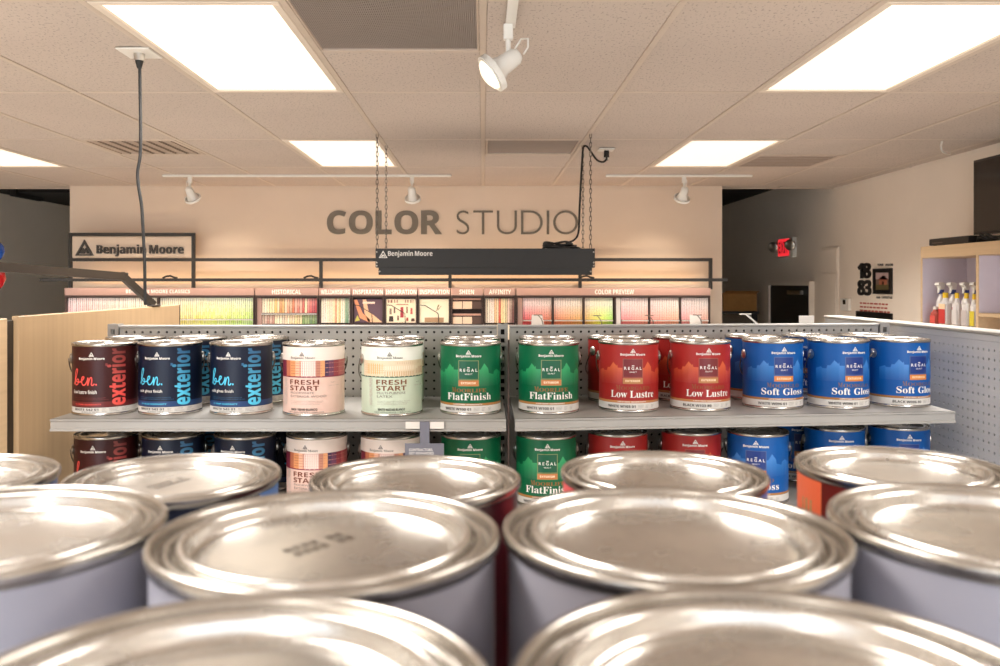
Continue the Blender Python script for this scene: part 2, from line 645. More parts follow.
# ------------------------------------------------------------------ ceiling vents and grilles
def louver_vent(c, y0, label, along='y'):
    t = thing('air_vent', label, 'vent', (c * TW + TW / 2, y0 + .305, HC), 0, 'square ceiling vents')
    h = .29
    mb = MB().bbox(-h, h, -h, -h + .03, -.004, .02).bbox(-h, h, h - .03, h, -.004, .02).bbox(-h, -h + .03, -h + .03, h - .03, -.004, .02).bbox(h - .03, h, -h + .03, h - .03, -.004, .02)
    mb.build('frame', 'vent_metal', t)
    MB().box(-h + .02, h - .02, -h + .02, h - .02, .003, .010).build('dark_back', 'vent_gap_shade', t)  # dark sheet close above the slats: the gaps' shade is put into its colour
    n = 7
    for i in range(n):
        x = -h + .03 + (i + .5) * (2 * h - .06) / n
        mb = MB().bbox(x - .023, x + .023, -h + .031, h - .031, -.003, .003, .001)
        if along == 'x': mb.map(lambda a, b, cc: (b, -a, cc))
        mb.build('slat', 'vent_slat', t)
    return t


louver_vent(-4, 5.077, 'louvred square ceiling vent near the hanging power cord')
louver_vent(3, 5.687, 'louvred square ceiling vent beside the small troffer light', 'x')
# long perforated return grille
t = thing('return_grille', 'large grey perforated return air grille beside the near troffer light', 'grille', (-TW / 2, 2.385, HC), 0)
h, hy = .292, .75
MB().bbox(-h, h, -hy, -hy + .008, -.003, .02).bbox(-h, h, hy - .008, hy, -.003, .02).bbox(-h, -h + .008, -hy, hy, -.003, .02).bbox(h - .008, h, -hy, hy, -.003, .02).build('frame', 'vent_metal', t)
MB().box(-h, h, -hy, hy, .03, .034).build('dark_back', 'hole_shade', t)
mb = MB()
n = 88
for i in range(n):
    x = -h + .008 + (i + .5) * (2 * h - .016) / n
    mb.box(x - .0021, x + .0021, -hy + .016, hy - .016, .002, .012)
for j in range(90):
    y = -hy + .02 + j * (2 * hy - .04) / 89
    mb.box(-h + .008, h - .008, y - .0012, y + .0012, .004, .010)
o = mb.build('grille_mesh', 'grille_grey', t); o['kind'] = 'stuff'
t = thing('return_grille', 'small grey return air grille above the hanging black sign', 'grille', (TW / 2, 5.38, HC), 0)
MB().bbox(-.29, .29, -.29, -.275, -.003, .02).bbox(-.29, .29, .275, .29, -.003, .02).bbox(-.29, -.275, -.275, .275, -.003, .02).bbox(.275, .29, -.275, .275, -.003, .02).build('frame', 'vent_metal', t)
MB().box(-.278, .278, -.278, .278, .006, .012).build('panel', 'grille_grey', t)


# ------------------------------------------------------------------ track spotlights
def track(name, label, p0, p1):
    t = thing(name, label, 'light track', p0)
    d = Vector(p1) - Vector(p0)
    MB().bar((0, 0, 0), d, .032, .016).build('rail', 'white_plastic', t)
    return t


def spotlight(label, loc, aim, s=1.0, power=SPOT_W):
    """stem under the track, knuckle and a lamp head with a front ring"""
    t = thing('track_spotlight', label, 'spotlight', loc, 0, 'white track spotlights')
    MB().bbox(-.016 * s, .016 * s, -.016 * s, .016 * s, -.052 * s, 0, .003).build('adapter', 'white_plastic', t)
    MB().lathe([(.0, -.052 * s), (.009 * s, -.052 * s), (.009 * s, -.13 * s), (.0, -.13 * s)], 12).build('stem', 'white_plastic', t)
    a = Vector(aim).normalized()
    k = Vector((0, 0, -.125 * s))
    b = k - a * .035 * s
    MB().lathe([(0, -.012 * s), (.020 * s, -.010 * s), (.030 * s, .004 * s), (.032 * s, .03 * s), (.034 * s, .06 * s), (.044 * s, .085 * s), (.058 * s, .108 * s), (.058 * s, .116 * s)], 24, b, a).build('lamp_housing', 'white_plastic', t, angle=40)
    MB().lathe([(.058 * s, .092 * s), (.068 * s, .092 * s), (.068 * s, .112 * s), (.056 * s, .112 * s)], 28, b, a).build('ring', 'white_plastic', t, angle=40)
    MB().lathe([(0, .135 * s), (.030 * s, .132 * s), (.050 * s, .122 * s), (.056 * s, .108 * s)], 24, b, a).build('bulb_face', 'lamp_glass', t, smooth=True)
    side = a.cross(Vector((0, 0, 1))).normalized()
    pts = [b + a * .01 * s + Vector((0, 0, .025 * s)), b - a * .02 * s + Vector((0, 0, .045 * s)), b - a * .05 * s + Vector((0, 0, .03 * s)), b - a * .05 * s, b - a * .03 * s - Vector((0, 0, .012 * s))]
    MB().tube(pts, .0035 * s, 6).build('lead_wire', 'white_plastic', t, smooth=True)
    la = bpy.data.lights.new('bulb_light', 'SPOT')
    la.energy = power
    la.color = (1.0, .88, .72)
    la.spot_size = math.radians(75)
    la.spot_blend = .8
    la.shadow_soft_size = .05
    lo = bpy.data.objects.new('bulb_light', la)
    C.objects.link(lo)
    lo.parent = t
    lo.location = b + a * .15 * s
    lo.rotation_euler = a.to_track_quat('-Z', 'Y').to_euler()
    return t


YT = 6.72
track('light_track', 'white ceiling light track over the sign with two spotlights', (P(163, 177, YT).x, YT, HC - .011), (P(451, 177, YT).x, YT, HC - .011))
track('light_track', 'white ceiling light track with one spotlight near the dark opening', (P(606, 177, YT).x, YT, HC - .011), (P(752, 177, YT).x, YT, HC - .011))
track('light_track', 'white ceiling light track running towards the camera above the near cans', (.09, -.6, HC - .011), (.09, 2.80, HC - .011))
spotlight('small white track spotlight above the framed brand sign', (P(190, 177, YT).x, YT, HC - .019), (.15, .75, -.85), .95)
spotlight('small white track spotlight above the grey wall lettering', (P(412, 177, YT).x, YT, HC - .019), (.05, .7, -.9), .95)
spotlight('small white track spotlight beside the dark doorway opening', (P(684, 177, YT).x, YT, HC - .019), (-.12, .75, -.85), .95)
spotlight('large white track spotlight with a glowing lamp face in the middle of the ceiling', (.082, 2.76, HC - .019), (-.80, -.12, -.60), .96, 10)

# ------------------------------------------------------------------ studio wall: lettering, frame, light bar
def on_back(Y):
    return lambda u, v, d: (u, Y - d, v)


def on_right(X):
    """u runs towards the camera"""
    return lambda u, v, d: (X - d, -u, v)


def letters(parent, body, x0, x1, z0, z1, place, depth, m, style='', res=5, off=0.0, gap=None):
    """one mesh per letter; widths follow the font"""
    full, _, asp = glyphs(body, style, res, off)
    # find each letter's own extent by laying out prefixes
    cx = x0
    ws = [glyphs(ch, style, res, off)[2] for ch in body]
    g = gap if gap is not None else .12
    tot = sum(ws) + g * (len(ws) - 1)
    k = (x1 - x0) / tot
    for ch, wd in zip(body, ws):
        mb = MB()
        slab_text(mb, ch, place, cx, cx + wd * k, z0, z1, depth, style, res, off)
        mb.build('letter', m, parent)
        cx += (wd + g) * k


def brand_words(parent, place, x0, x1, z0, z1, depth, m, res):
    L, h = x1 - x0, z1 - z0
    for body, a, b, c, d in (('Benjamin', 0, .562, 0, 1), ('Moore', .605, 1, .23, .955)):
        mb = MB()
        slab_text(mb, body, place, x0 + a * L, x0 + b * L, z0 + c * h, z0 + d * h, depth, 'b', res)
        mb.build('lettering', m, parent)




t = thing('wall_lettering', 'large grey capital letters spelling color studio on the beige wall', 'lettering', (0, 0, 0))
pl = on_back(ZW)
zb, zt = P(0, 234.3, ZW).z, P(0, 210.6, ZW).z
letters(t, 'COLOR', P(327, 0, ZW).x, P(442, 0, ZW).x, zb, zt, pl, .012, 'letter_grey', 'b', 6, .010, .11)
letters(t, 'STUDIO', P(456.5, 0, ZW).x, P(578, 0, ZW).x, zb, zt, pl, .012, 'letter_grey', '', 8, -.016, .17)

YF = 7.36
t = thing('wall_frame', 'black metal tube frame standing on the colour racks', 'frame', (0, 0, 0))
z_top, z_r = P(0, 234.5, YF).z, P(0, 259.7, YF).z
z_bot = 1.945
hw = .014
MB().bbox(P(69, 0, YF).x, P(709, 0, YF).x, YF - hw, YF + hw, z_r - hw, z_r + hw).build('top_rail', 'black_metal', t)
MB().bbox(P(69, 0, YF).x, P(195, 0, YF).x, YF - hw, YF + hw, z_top - hw, z_top + hw).build('sign_rail', 'black_metal', t)
for i, px in enumerate((70.5, 193.5, 321, 450, 580, 710.5)):
    x = P(px, 0, YF).x
    MB().bbox(x - hw, x + hw, YF - hw - .001, YF + hw + .001, z_bot, (z_top if i < 2 else z_r) + hw).build('post', 'black_metal', t)

YS = 7.34
t = thing('brand_sign', 'dark brand letters with triangle mark standing in the black wall frame', 'sign', (0, 0, 0))
MB().bbox(P(72, 0, YF).x, P(192, 0, YF).x, YF + .001, YF + .008, P(0, 257.5, YF).z, P(0, 236.5, YF).z).build('sign_panel', 'wall_paint', t)
brand_words(t, on_back(YF), P(97.3, 0, YF).x, P(184, 0, YF).x, P(0, 256.5, YF).z, P(0, 244.6, YF).z, .02, 'letter_dark', 5)
mb = MB()
a, b, c, d = P(76, 0, YF).x, P(94, 0, YF).x, P(0, 255.8, YF).z, P(0, 240, YF).z
for pg in LOGO():
    mb.prism([(a + u * (b - a), c + v * (d - c)) for u, v in pg], YF - .02, YF)
mb.build('triangle_mark', 'letter_dark', t)

YLB = 6.95
t = thing('light_bar', 'long black light bar in front of the colour racks', 'light bar', (0, 0, 0))
zl = P(0, 280, YLB).z
MB().bbox(P(40, 0, YLB).x, P(727, 0, YLB).x, YLB - .015, YLB + .015, zl - .012, zl + .014).build('bar', 'black_metal', t)
MB().box(P(66, 0, YLB).x, P(712, 0, YLB).x, YLB + .0155, YLB + .018, zl - .011, zl - .001).build('led_strip', 'led_white', t)
for px in (193.5, 321, 450, 580, 710.5):
    x = P(px, 0, YF).x
    MB().bbox(x - .008, x + .008, YLB + .015, YF - hw, zl - .006, zl + .006).build('bracket', 'black_metal', t)
for px in (170, 311, 587):
    x = P(px, 0, YLB).x
    MB().tube([(x - .06, YLB, zl + .016), (x - .03, YLB, zl + .03), (x, YLB + .01, zl + .034), (x + .03, YLB, zl + .022), (x + .06, YLB, zl + .016)], .008, 8).build('cable_loop', 'cord_black', t, smooth=True)

# ------------------------------------------------------------------ colour racks
YR = 7.12
ZR1 = P(0, 288, YR).z
ZR2 = P(0, 295.4, YR).z
ZB = 0.02


def hsv(h, s, v):
    import colorsys
    r, g, b = colorsys.hsv_to_rgb(h % 1.0, max(0, min(1, s)), max(0, min(1, v)))
    return (r * 255, g * 255, b * 255)


def chips(mb, px0, px1, py0, py1, n, fn, segs=6):
    x0, x1 = P(px0, 0, YR).x, P(px1, 0, YR).x
    z1, z0 = P(0, py0, YR).z, P(0, py1, YR).z
    for i in range(n):
        a = x0 + (x1 - x0) * i / n
        b = x0 + (x1 - x0) * (i + .86) / n
        y = YR + .035 + random.uniform(0, .004)
        for k in range(segs):
            zz0 = z0 + (z1 - z0) * k / segs
            zz1 = z0 + (z1 - z0) * (k + 1) / segs
            col = fn(i / max(1, n - 1), k / max(1, segs - 1))
            mb.add([(a, y + .006 * k / segs, zz0), (b, y + .006 * k / segs, zz0), (b, y + .006 * (k + 1) / segs, zz1), (a, y + .006 * (k + 1) / segs, zz1)], [(0, 1, 2, 3)], col)
        mb.add([(a, y + .006, z1), (b, y + .006, z1), (b, y + .03, z1), (a, y + .03, z1)], [(0, 1, 2, 3)], fn(i / max(1, n - 1), 1))


def rack(label, px0, px1, title, tx0, tx1, dividers=()):
    t = thing('color_rack', label, 'display rack', (0, 0, 0), 0, 'colour racks along the studio wall')
    x0, x1 = P(px0 + .4, 0, YR).x, P(px1 - .4, 0, YR).x
    MB().bbox(x0, x1, YR, YR + .012, ZR2, ZR1, .002).build('header', 'header_mauve', t)
    hd = t.children[0]
    mb = MB()
    slab_text(mb, title, on_back(YR), P(tx0, 0, YR).x, P(tx1, 0, YR).x, P(0, 294.2, YR).z, P(0, 289.6, YR).z, .001, 'b', 2)
    mb.build('lettering', 'text_white', hd)
    MB().bbox(x0, x1, YR + .012, ZW - .04, ZR1 - .02, ZR1 - .001, .002).build('top_board', 'header_mauve', t)
    MB().box(x0 + .012, x1 - .012, YR + .09, ZW - .02, ZB, ZR1 - .021).build('back_board', 'rack_dark', t)
    for a in (x0, x1 - .012):
        MB().bbox(a, a + .012, YR + .006, YR + .09, 1.2, ZR2 - .001, .001).build('side_panel', 'rack_dark', t)
    for px in dividers:
        x = P(px, 0, YR).x
        MB().bbox(x - .006, x + .006, YR + .01, YR + .09, 1.2, ZR2 - .015, .001).build('divider', 'rack_dark', t)
    MB().bbox(x0 + .012, x1 - .012, YR + .005, YR + .012, ZR2 - .016, ZR2 - .001, .001).build('header_lip', 'rack_dark', t)
    return t, x0, x1


def lip(t, px0, px1, py):
    z = P(0, py, YR).z
    MB().bbox(P(px0, 0, YR).x, P(px1, 0, YR).x, YR + .012, YR + .03, z - .004, z + .004, .001).build('chip_tray_lip', 'paper_white', t)


def stuff(mb, t, m='print_matt'):
    o = mb.build('color_chips', m, t)
    o['kind'] = 'stuff'
    o['label'] = 'rows of small paint colour chips'


rr = random.random
# 1 classics
t, x0, x1 = rack('wide colour rack of pale pink to green chips under the brand sign', 64, 254.5, 'BENJAMIN MOORE CLASSICS', 126, 190, (157,))
mb = MB()
chips(mb, 66, 156, 298, 319, 44, lambda u, k: hsv(.99 + .14 * u, (.10 + .20 * (1 - k)) * (.7 + .4 * rr()), 1.0))
chips(mb, 66, 156, 320.5, 340, 44, lambda u, k: hsv(.99 + .14 * u, .35 * (.7 + .5 * rr()), .95))
chips(mb, 158.5, 252.5, 298, 319, 46, lambda u, k: hsv(.11 + .11 * u, (.12 + .30 * (1 - k)) * (.7 + .4 * rr()), 1.0 - .12 * (1 - k) * rr()))
chips(mb, 158.5, 252.5, 320.5, 340, 46, lambda u, k: hsv(.11 + .13 * u, .4 * (.7 + .5 * rr()), .92))
stuff(mb, t)
lip(t, 66, 156, 319.8); lip(t, 158.5, 252.5, 319.8)
# 2 historical
t, x0, x1 = rack('colour rack of earthy chips marked historical', 254.5, 318.5, 'HISTORICAL', 272, 301)
MB().bbox(P(256.5, 0, YR).x, P(261, 0, YR).x, YR + .02, YR + .03, 1.5, ZR2 - .02).build('side_card', 'header_mauve', t)
EARTH = [(250, 238, 214), (244, 224, 170), (236, 200, 120), (230, 176, 110), (214, 150, 100), (196, 160, 130), (240, 200, 170), (226, 120, 90), (190, 60, 60), (246, 226, 190), (250, 214, 180), (200, 70, 80), (170, 50, 70)]
GREENS = [(120, 60, 60), (170, 110, 100), (220, 200, 180), (240, 220, 180), (200, 190, 160), (236, 190, 150), (230, 200, 150), (226, 210, 140), (120, 150, 90), (70, 110, 70)]


def pick(L):
    def f(u, k):
        q = random.Random(int(u * 9973) + len(L))
        j = int(u * len(L) * .999) + q.choice((-1, 0, 0, 1))
        c = L[max(0, min(len(L) - 1, j))]
        w = q.choice((.1, .3, .5, .85)) + .35 * k + .2 * (rr() - .5)
        return tuple(v + (t_ - v) * max(0, min(1, w)) * .75 for v, t_ in zip(c, (252, 238, 214)))
    return f


mb = MB()
chips(mb, 261, 316.5, 298.5, 313, 22, pick(EARTH))
chips(mb, 261, 316.5, 315.5, 324, 22, pick(GREENS))
chips(mb, 261, 316.5, 326, 340, 22, pick(EARTH))
stuff(mb, t)
lip(t, 261, 316.5, 314.2)
# 3 williamsburg
t, x0, x1 = rack('narrow colour rack of cream to green chips beside the brochure slots', 318.5, 351, 'WILLIAMSBURG', 321, 350)
WILL = [(252, 236, 224), (250, 226, 210), (248, 230, 200), (240, 190, 160), (220, 130, 90), (240, 220, 160), (200, 180, 110), (240, 236, 220), (110, 150, 120), (236, 236, 230)]
mb = MB()
chips(mb, 320.5, 350, 298.5, 323, 15, pick(WILL), 7)
chips(mb, 320.5, 350, 325, 340, 15, pick(EARTH))
stuff(mb, t)
# 4-6 brochure slots
for i, (a, b) in enumerate(((351, 384), (384, 417.5), (417.5, 450.5))):
    lab = ('nearest the cream chip rack', 'middle of the three', 'beside the sheen rack')[i]
    t, x0, x1 = rack('brochure slot rack marked inspiration, ' + lab, a, b, 'INSPIRATION', a + 2, b - 1)
    zz0, zz1 = P(0, 323, YR).z, P(0, 298.5, YR).z
    MB().bbox(x0 + .012, x1 - .012, YR + .01, YR + .06, zz0 - .012, zz0 - .004).build('tray', 'rack_dark', t)
    MB().tube([(x0 + .02, YR + .004, P(0, 305, YR).z), (x0 + .06, YR + .004, P(0, 305.5, YR).z), (x0 + .17, YR + .004, P(0, 313.5, YR).z), (x0 + .175, YR + .004, P(0, 323, YR).z)], .0035, 6).build('wire_guard', 'black_metal', t)
zb0, zb1 = P(0, 322.9, YR).z, P(0, 299, YR).z


def brochure(label, px0, px1):
    t = thing('brochure', label, 'brochure', (0, 0, 0), 0, 'brochures in the rack slots')
    x0, x1 = P(px0, 0, YR).x, P(px1, 0, YR).x
    return t, x0, x1, (lambda u: x0 + u * (x1 - x0)), (lambda v: zb0 + v * (zb1 - zb0))


YBk = YR + .03
t, x0, x1, U, V = brochure('purple brochure with a pale orange figure on its cover', 353.5, 382.5)
MB().bbox(x0, x1, YBk, YBk + .008, zb0, zb1, .001, (96, 72, 84)).build('cover', 'print_matt', t)
mb = MB()
mb.prism([(U(.0), V(.95)), (U(.1), V(.98)), (U(.3), V(.4)), (U(.55), V(.15)), (U(.55), V(.0)), (U(.2), V(.2))], YBk - .001, YBk, (226, 150, 110))
mb.prism([(U(.3), V(.98)), (U(.42), V(.98)), (U(.5), V(.5)), (U(.98), V(.02)), (U(.5), V(.02)), (U(.36), V(.4))], YBk - .001, YBk, (240, 190, 150))
mb.prism([(U(.02), V(.05)), (U(.12), V(.32)), (U(.2), V(.1))], YBk - .0012, YBk, (200, 190, 90))
mb.prism([(U(.3), V(.80)), (U(.72), V(.80)), (U(.72), V(.88)), (U(.3), V(.88))], YBk - .0013, YBk, (250, 220, 200))
mb.build('cover_picture', 'print_matt', t)
t, x0, x1, U, V = brochure('cream brochure dotted with small objects and a red door', 386, 416)
MB().bbox(x0, x1, YBk, YBk + .008, zb0, zb1, .001, (246, 226, 196)).build('cover', 'print_matt', t)
mb = MB()
for (a, b, c, d, col) in ((.46, .58, .22, .66, (170, 60, 70)), (.1, .18, .35, .6, (150, 130, 110)), (.24, .3, .4, .66, (110, 90, 80)), (.66, .72, .4, .68, (150, 110, 90)), (.8, .88, .36, .62, (190, 90, 80)),
                          (.08, .24, .05, .28, (60, 50, 44)), (.36, .42, .1, .3, (120, 80, 60)), (.66, .74, .08, .22, (170, 80, 70)), (.82, .95, .06, .18, (90, 60, 50)),
                          (.06, .1, .84, .97, (150, 100, 90)), (.14, .2, .84, .97, (150, 100, 90)), (.26, .3, .84, .97, (150, 100, 90)), (.34, .38, .84, .97, (150, 100, 90)), (.62, .66, .84, .97, (150, 100, 90)), (.7, .74, .84, .97, (150, 100, 90)), (.8, .84, .84, .97, (150, 100, 90)), (.88, .9, .84, .97, (150, 100, 90)), (.3, .76, .74, .79, (190, 140, 120))):
    mb.prism([(U(a), V(c)), (U(b), V(c)), (U((a + b) / 2 + (b - a) * .4), V(d)), (U(a + (b - a) * .1), V(d))], YBk - .001, YBk, col)
mb.build('cover_picture', 'print_matt', t)
t, x0, x1, U, V = brochure('pale cream brochure with a tan table and a thin plant on its cover', 419, 449)
MB().bbox(x0, x1, YBk, YBk + .008, zb0, zb1, .001, (240, 228, 200)).build('cover', 'print_matt', t)
mb = MB()
mb.prism([(U(.18), V(.02)), (U(.82), V(.02)), (U(.82), V(.22)), (U(.18), V(.22))], YBk - .001, YBk, (176, 140, 106))
for (a, b, c, d) in ((.55, .5, .62, .62), (.6, .52, .72, .7), (.58, .6, .66, .74), (.66, .56, .76, .56), (.6, .66, .64, .76)):
    mb.prism([(U(a), V(b)), (U(a + .03), V(b)), (U(c + .02), V(d)), (U(c), V(d))], YBk - .001, YBk, (130, 110, 70))
mb.build('cover_picture', 'print_matt', t)
# 7 sheen
t, x0, x1 = rack('dark rack marked sheen with two pairs of beige sample cards', 450.5, 483.5, 'SHEEN', 459.5, 474)
for (a, b, c, d) in ((452.5, 462, 301.5, 309), (462.6, 472, 301.5, 309), (452.5, 462, 317, 324), (462.6, 472, 317, 324)):
    MB().bbox(P(a, 0, YR).x, P(b, 0, YR).x, YR + .03, YR + .036, P(0, d, YR).z, P(0, c, YR).z, .001, (238, 206, 178)).build('sample_card', 'print_matt', t)
for c in (298.2, 313.8):
    MB().bbox(P(452.5, 0, YR).x, P(481, 0, YR).x, YR + .028, YR + .036, P(0, c + 1.9, YR).z, P(0, c, YR).z, .001, (196, 150, 132)).build('label_strip', 'print_matt', t)
for (a, b) in ((301.5, 309), (317, 324)):
    MB().bbox(P(472.6, 0, YR).x, P(481.5, 0, YR).x, YR + .032, YR + .038, P(0, b, YR).z, P(0, a, YR).z, .001, (92, 70, 62)).build('sample_card', 'print_matt', t)
# 8 affinity
t, x0, x1 = rack('narrow rack of cream, red and yellow chips marked affinity', 483.5, 516, 'AFFINITY', 489, 511)
AFF = [(252, 230, 218), (252, 232, 222), (250, 220, 200), (246, 226, 196), (240, 190, 140), (220, 90, 70), (246, 210, 120), (250, 220, 150), (210, 190, 150), (240, 200, 190), (130, 80, 80)]
mb = MB()
chips(mb, 485.5, 514.5, 298.5, 323, 13, pick(AFF), 7)
chips(mb, 485.5, 514.5, 325, 340, 13, pick(EARTH))
stuff(mb, t)
# 9 preview
t, x0, x1 = rack('wide rack of bright graded chips marked color preview near the wall end', 516, 711, 'COLOR PREVIEW', 595, 634, (553, 584, 615.5, 650, 681))
mb = MB()
bands = ((523, 552, 17, .99, .045, 1.0), (554.5, 583, 17, .045, .10, 1.0), (585.5, 613.5, 17, .105, .24, 1.0), (622, 649, 16, .995, .04, .75), (651.5, 680, 16, .02, .06, .75), (682.5, 709.5, 16, .0, .05, .62))
for a, b, n, h0, h1, sm in bands:
    hh = (h1 - h0) if h1 > h0 else (h1 + 1 - h0)
    chips(mb, a, b, 298, 320, n, lambda u, k, h0=h0, hh=hh, sm=sm: hsv(h0 + hh * u, (.10 + .52 * max(0, .72 - k)) * sm, 1.0 - .10 * max(0, .4 - k)), 8)
    chips(mb, a, b, 321.5, 340, n, lambda u, k, h0=h0, hh=hh, sm=sm: hsv(h0 + hh * u, .6 * sm, .9), 4)
stuff(mb, t)
for a, b, n, h0, h1, sm in bands: lip(t, a, b, 320.8)
MB().bbox(P(517.5, 0, YR).x, P(522.5, 0, YR).x, YR + .02, YR + .03, 1.5, ZR2 - .02).build('side_card', 'header_mauve', t)
MB().bbox(P(616.5, 0, YR).x, P(621, 0, YR).x, YR + .02, YR + .03, 1.5, ZR2 - .02).build('side_card', 'paper_white', t)
MB().bbox(x0, x1, YR - .22, YR - .002, 1.595, 1.6195, .003).build('counter_ledge', 'header_mauve', t)
# cove strip on top of the racks, behind a low lip
t = thing('cove_light', 'warm light strip lying on top of the colour racks', 'light strip', (0, 0, 0))
MB().bbox(P(66, 0, YR).x, P(709, 0, YR).x, 7.425, 7.455, ZR1 + .0005, ZR1 + .012).build('channel', 'black_metal', t)
MB().bbox(P(66, 0, YR).x, P(709, 0, YR).x, 7.405, 7.411, ZR1 + .0005, ZR1 + .034).build('front_lip', 'wall_paint', t)
MB().box(P(67, 0, YR).x, P(708, 0, YR).x, 7.43, 7.45, ZR1 + .0125, ZR1 + .0155).build('led_strip', 'led_warm', t)
# small folded chip stands on the racks
def chip_stand(label, px, py, big):
    t = thing('chip_stand', label, 'card stand', (0, 0, 0), 0, 'small card stands in front of the racks')
    Y = YR - .10
    if big:
        a, b = P(px - 7, py, Y), P(px + 7, 0, Y)
        MB().add([(a.x, Y, 1.62), (b.x, Y, 1.62), (b.x - .02, Y + .05, a.z), (a.x + .01, Y + .05, a.z), (a.x, Y + .004, 1.62), (b.x, Y + .004, 1.62), (b.x - .02, Y + .054, a.z), (a.x + .01, Y + .054, a.z)],
                 [(0, 1, 2, 3), (7, 6, 5, 4), (0, 4, 5, 1), (1, 5, 6, 2), (2, 6, 7, 3), (3, 7, 4, 0)]).build('card', 'paper_white', t)
    p = P(px, py, Y - .03)
    MB().tube([p + Vector((-.035, 0, .0)), p + Vector((.035, 0, 0))], .004, 6).build('cross_wire', 'dark_steel', t)
    MB().tube([p, p + Vector((.03, .0, -.035)), Vector((p.x + .05, p.y, 1.62))], .004, 6).build('wire_stem', 'dark_steel', t)


chip_stand('white folded card on a stand at the pale pink chips', 538, 315, True)
chip_stand('thin wire card stand in front of the yellow and green chips', 597, 315.5, False)
chip_stand('thin wire card stand in front of the peach chips', 649, 315.5, False)
chip_stand('white folded card on a stand at the last chips by the wall end', 697, 315, True)

# ------------------------------------------------------------------ hanging sign with chains
t = thing('hanging_sign', 'long black hanging box sign with a white brand name, held by chains', 'sign', (0, 0, 0))
xa, xb = P(375.5, 0, 4.85).x, P(595, 0, 4.85).x
za, zb_, zc = P(0, 248.5, 4.85).z, P(0, 267.5, 4.85).z, P(0, 275, 4.85).z
mb = MB().bbox(xa, xb, 4.85, 4.858, zb_, za, .001).bbox(xa + .017, xb - .017, 4.852, 4.858, zc, zb_, .001)
mb.bbox(xa, xb, 5.312, 5.32, zb_, za, .001).bbox(xa, xb, 4.858, 5.312, za - .008, za, .001)
mb.build('shroud', 'sign_black', t)
for x in (xa, xb - .006):
    MB().bbox(x, x + .006, 4.859, 5.311, zb_, za - .009, .001).build('end_plate', 'sign_black', t)
MB().box(xa + .02, xb - .02, 4.87, 5.30, zc + .012, zc + .02).build('diffuser', 'led_panel', t)
brand_words(t, on_back(4.85), P(388, 0, 4.85).x, P(432.5, 0, 4.85).x, P(0, 257.4, 4.85).z, P(0, 250.8, 4.85).z, .001, 'text_white', 3)
mb = MB()
a, b, c, d = P(378.8, 0, 4.85).x, P(387.5, 0, 4.85).x, P(0, 258, 4.85).z, P(0, 250.5, 4.85).z
for pg in LOGO(): mb.prism([(a + u * (b - a), c + v * (d - c)) for u, v in pg], 4.849, 4.85)
mb.build('triangle_mark', 'text_white', t)
for zz in (za - .02, za - .08, zb_ + .01, zc + .02):
    for x in (xa + .007, xb - .007):
        if zz < zb_: x = xa + .024 if x < 0 else xb - .024
        MB().lathe([(0, .004), (.004, .003), (.005, 0)], 8, (x, 4.85, zz), (0, -1, 0)).build('rivet', 'steel', t)


def chain(label, x, y, z0, z1):
    t = thing('hanging_chain', label, 'chain', (x, y, z0), 0, 'chains holding the black sign')
    n = int((z1 - z0) / .026)
    p = (z1 - z0) / n
    pts = [(.0065 * math.cos(a), 0, .5 * p + (.5 * p + .0045) * math.sin(a)) for a in [2 * PI * k / 10 for k in range(11)]]
    lk = MB().tube(pts, .0022, 5, cap=False)
    me = None
    for i in range(n):
        if me is None:
            o = lk.build('link', 'dark_steel', t, smooth=True); me = o.data
        else:
            o = link('link', me, t)
        o.location = (0, 0, i * p)
        o.rotation_euler = (0, 0, PI / 2 * (i % 2))
    return t


chain('front sign chain at the lettered end', -.607, 4.875, za, HC)
chain('rear sign chain at the lettered end', -.603, 5.29, za, HC)
chain('front sign chain beside the coiled cable', .617, 4.875, za, HC)
chain('rear sign chain wrapped with the black cable', .622, 5.29, za, HC)
t = thing('sign_cable', 'black power cable looping from a ceiling plug down to a coil on the sign', 'cable', (0, 0, 0))
pts = [P(606.5, 154, 5.4), P(606.5, 159, 5.35), P(603, 162, 5.33), P(597, 160, 5.3), P(591, 152, 5.3), P(587, 146.5, 5.3), P(583.5, 147, 5.28), P(582.5, 155, 5.27), P(581, 180, 5.27), P(579.5, 210, 5.27), P(578.5, 232, 5.26), P(574, 240, 5.25), P(566, 243, 5.22)]


def smooth(pts, n=6):
    pts = [Vector(p) for p in pts]
    out = []
    for i in range(len(pts) - 1):
        p0, p1, p2, p3 = pts[max(0, i - 1)], pts[i], pts[i + 1], pts[min(len(pts) - 1, i + 2)]
        for k in range(n):
            s = k / n
            out.append(.5 * ((2 * p1) + (p2 - p0) * s + (2 * p0 - 5 * p1 + 4 * p2 - p3) * s * s + (3 * p1 - p0 - 3 * p2 + p3) * s ** 3))
    return out + [pts[-1]]


MB().tube(smooth(pts), .0065, 8).build('lead', 'cord_black', t, smooth=True)
for k in range(4):
    cx = P(561 - k * 1.5, 0, 5.1).x
    L = .11 - .012 * k
    pts = [(cx + L * math.cos(a), 5.08 + .05 * math.sin(a) + .01 * k, za + .009 + .011 * k + .008 * math.sin(2 * a + k)) for a in [2 * PI * i / 20 for i in range(21)]]
    MB().tube(pts, .0065, 7).build('coil', 'cord_black', t, smooth=True)
pp = P(606.5, 155.5, 5.4)
MB().lathe([(0, -.03), (.012, -.03), (.017, -.01), (.017, .03), (0, .03)], 12, pp).build('plug', 'cord_black', t, angle=40)
t = thing('ceiling_outlet', 'small white ceiling outlet feeding the sign cable', 'outlet', (pp.x, 5.42, HC))
MB().bbox(-.05, .05, -.05, .05, -.012, -.004).build('cover_plate', 'white_plastic', t)
MB().lathe([(0, -.075), (.016, -.075), (.016, -.013), (0, -.013)], 12, (0, -.02, .0)).build('socket', 'white_plastic', t, angle=40)

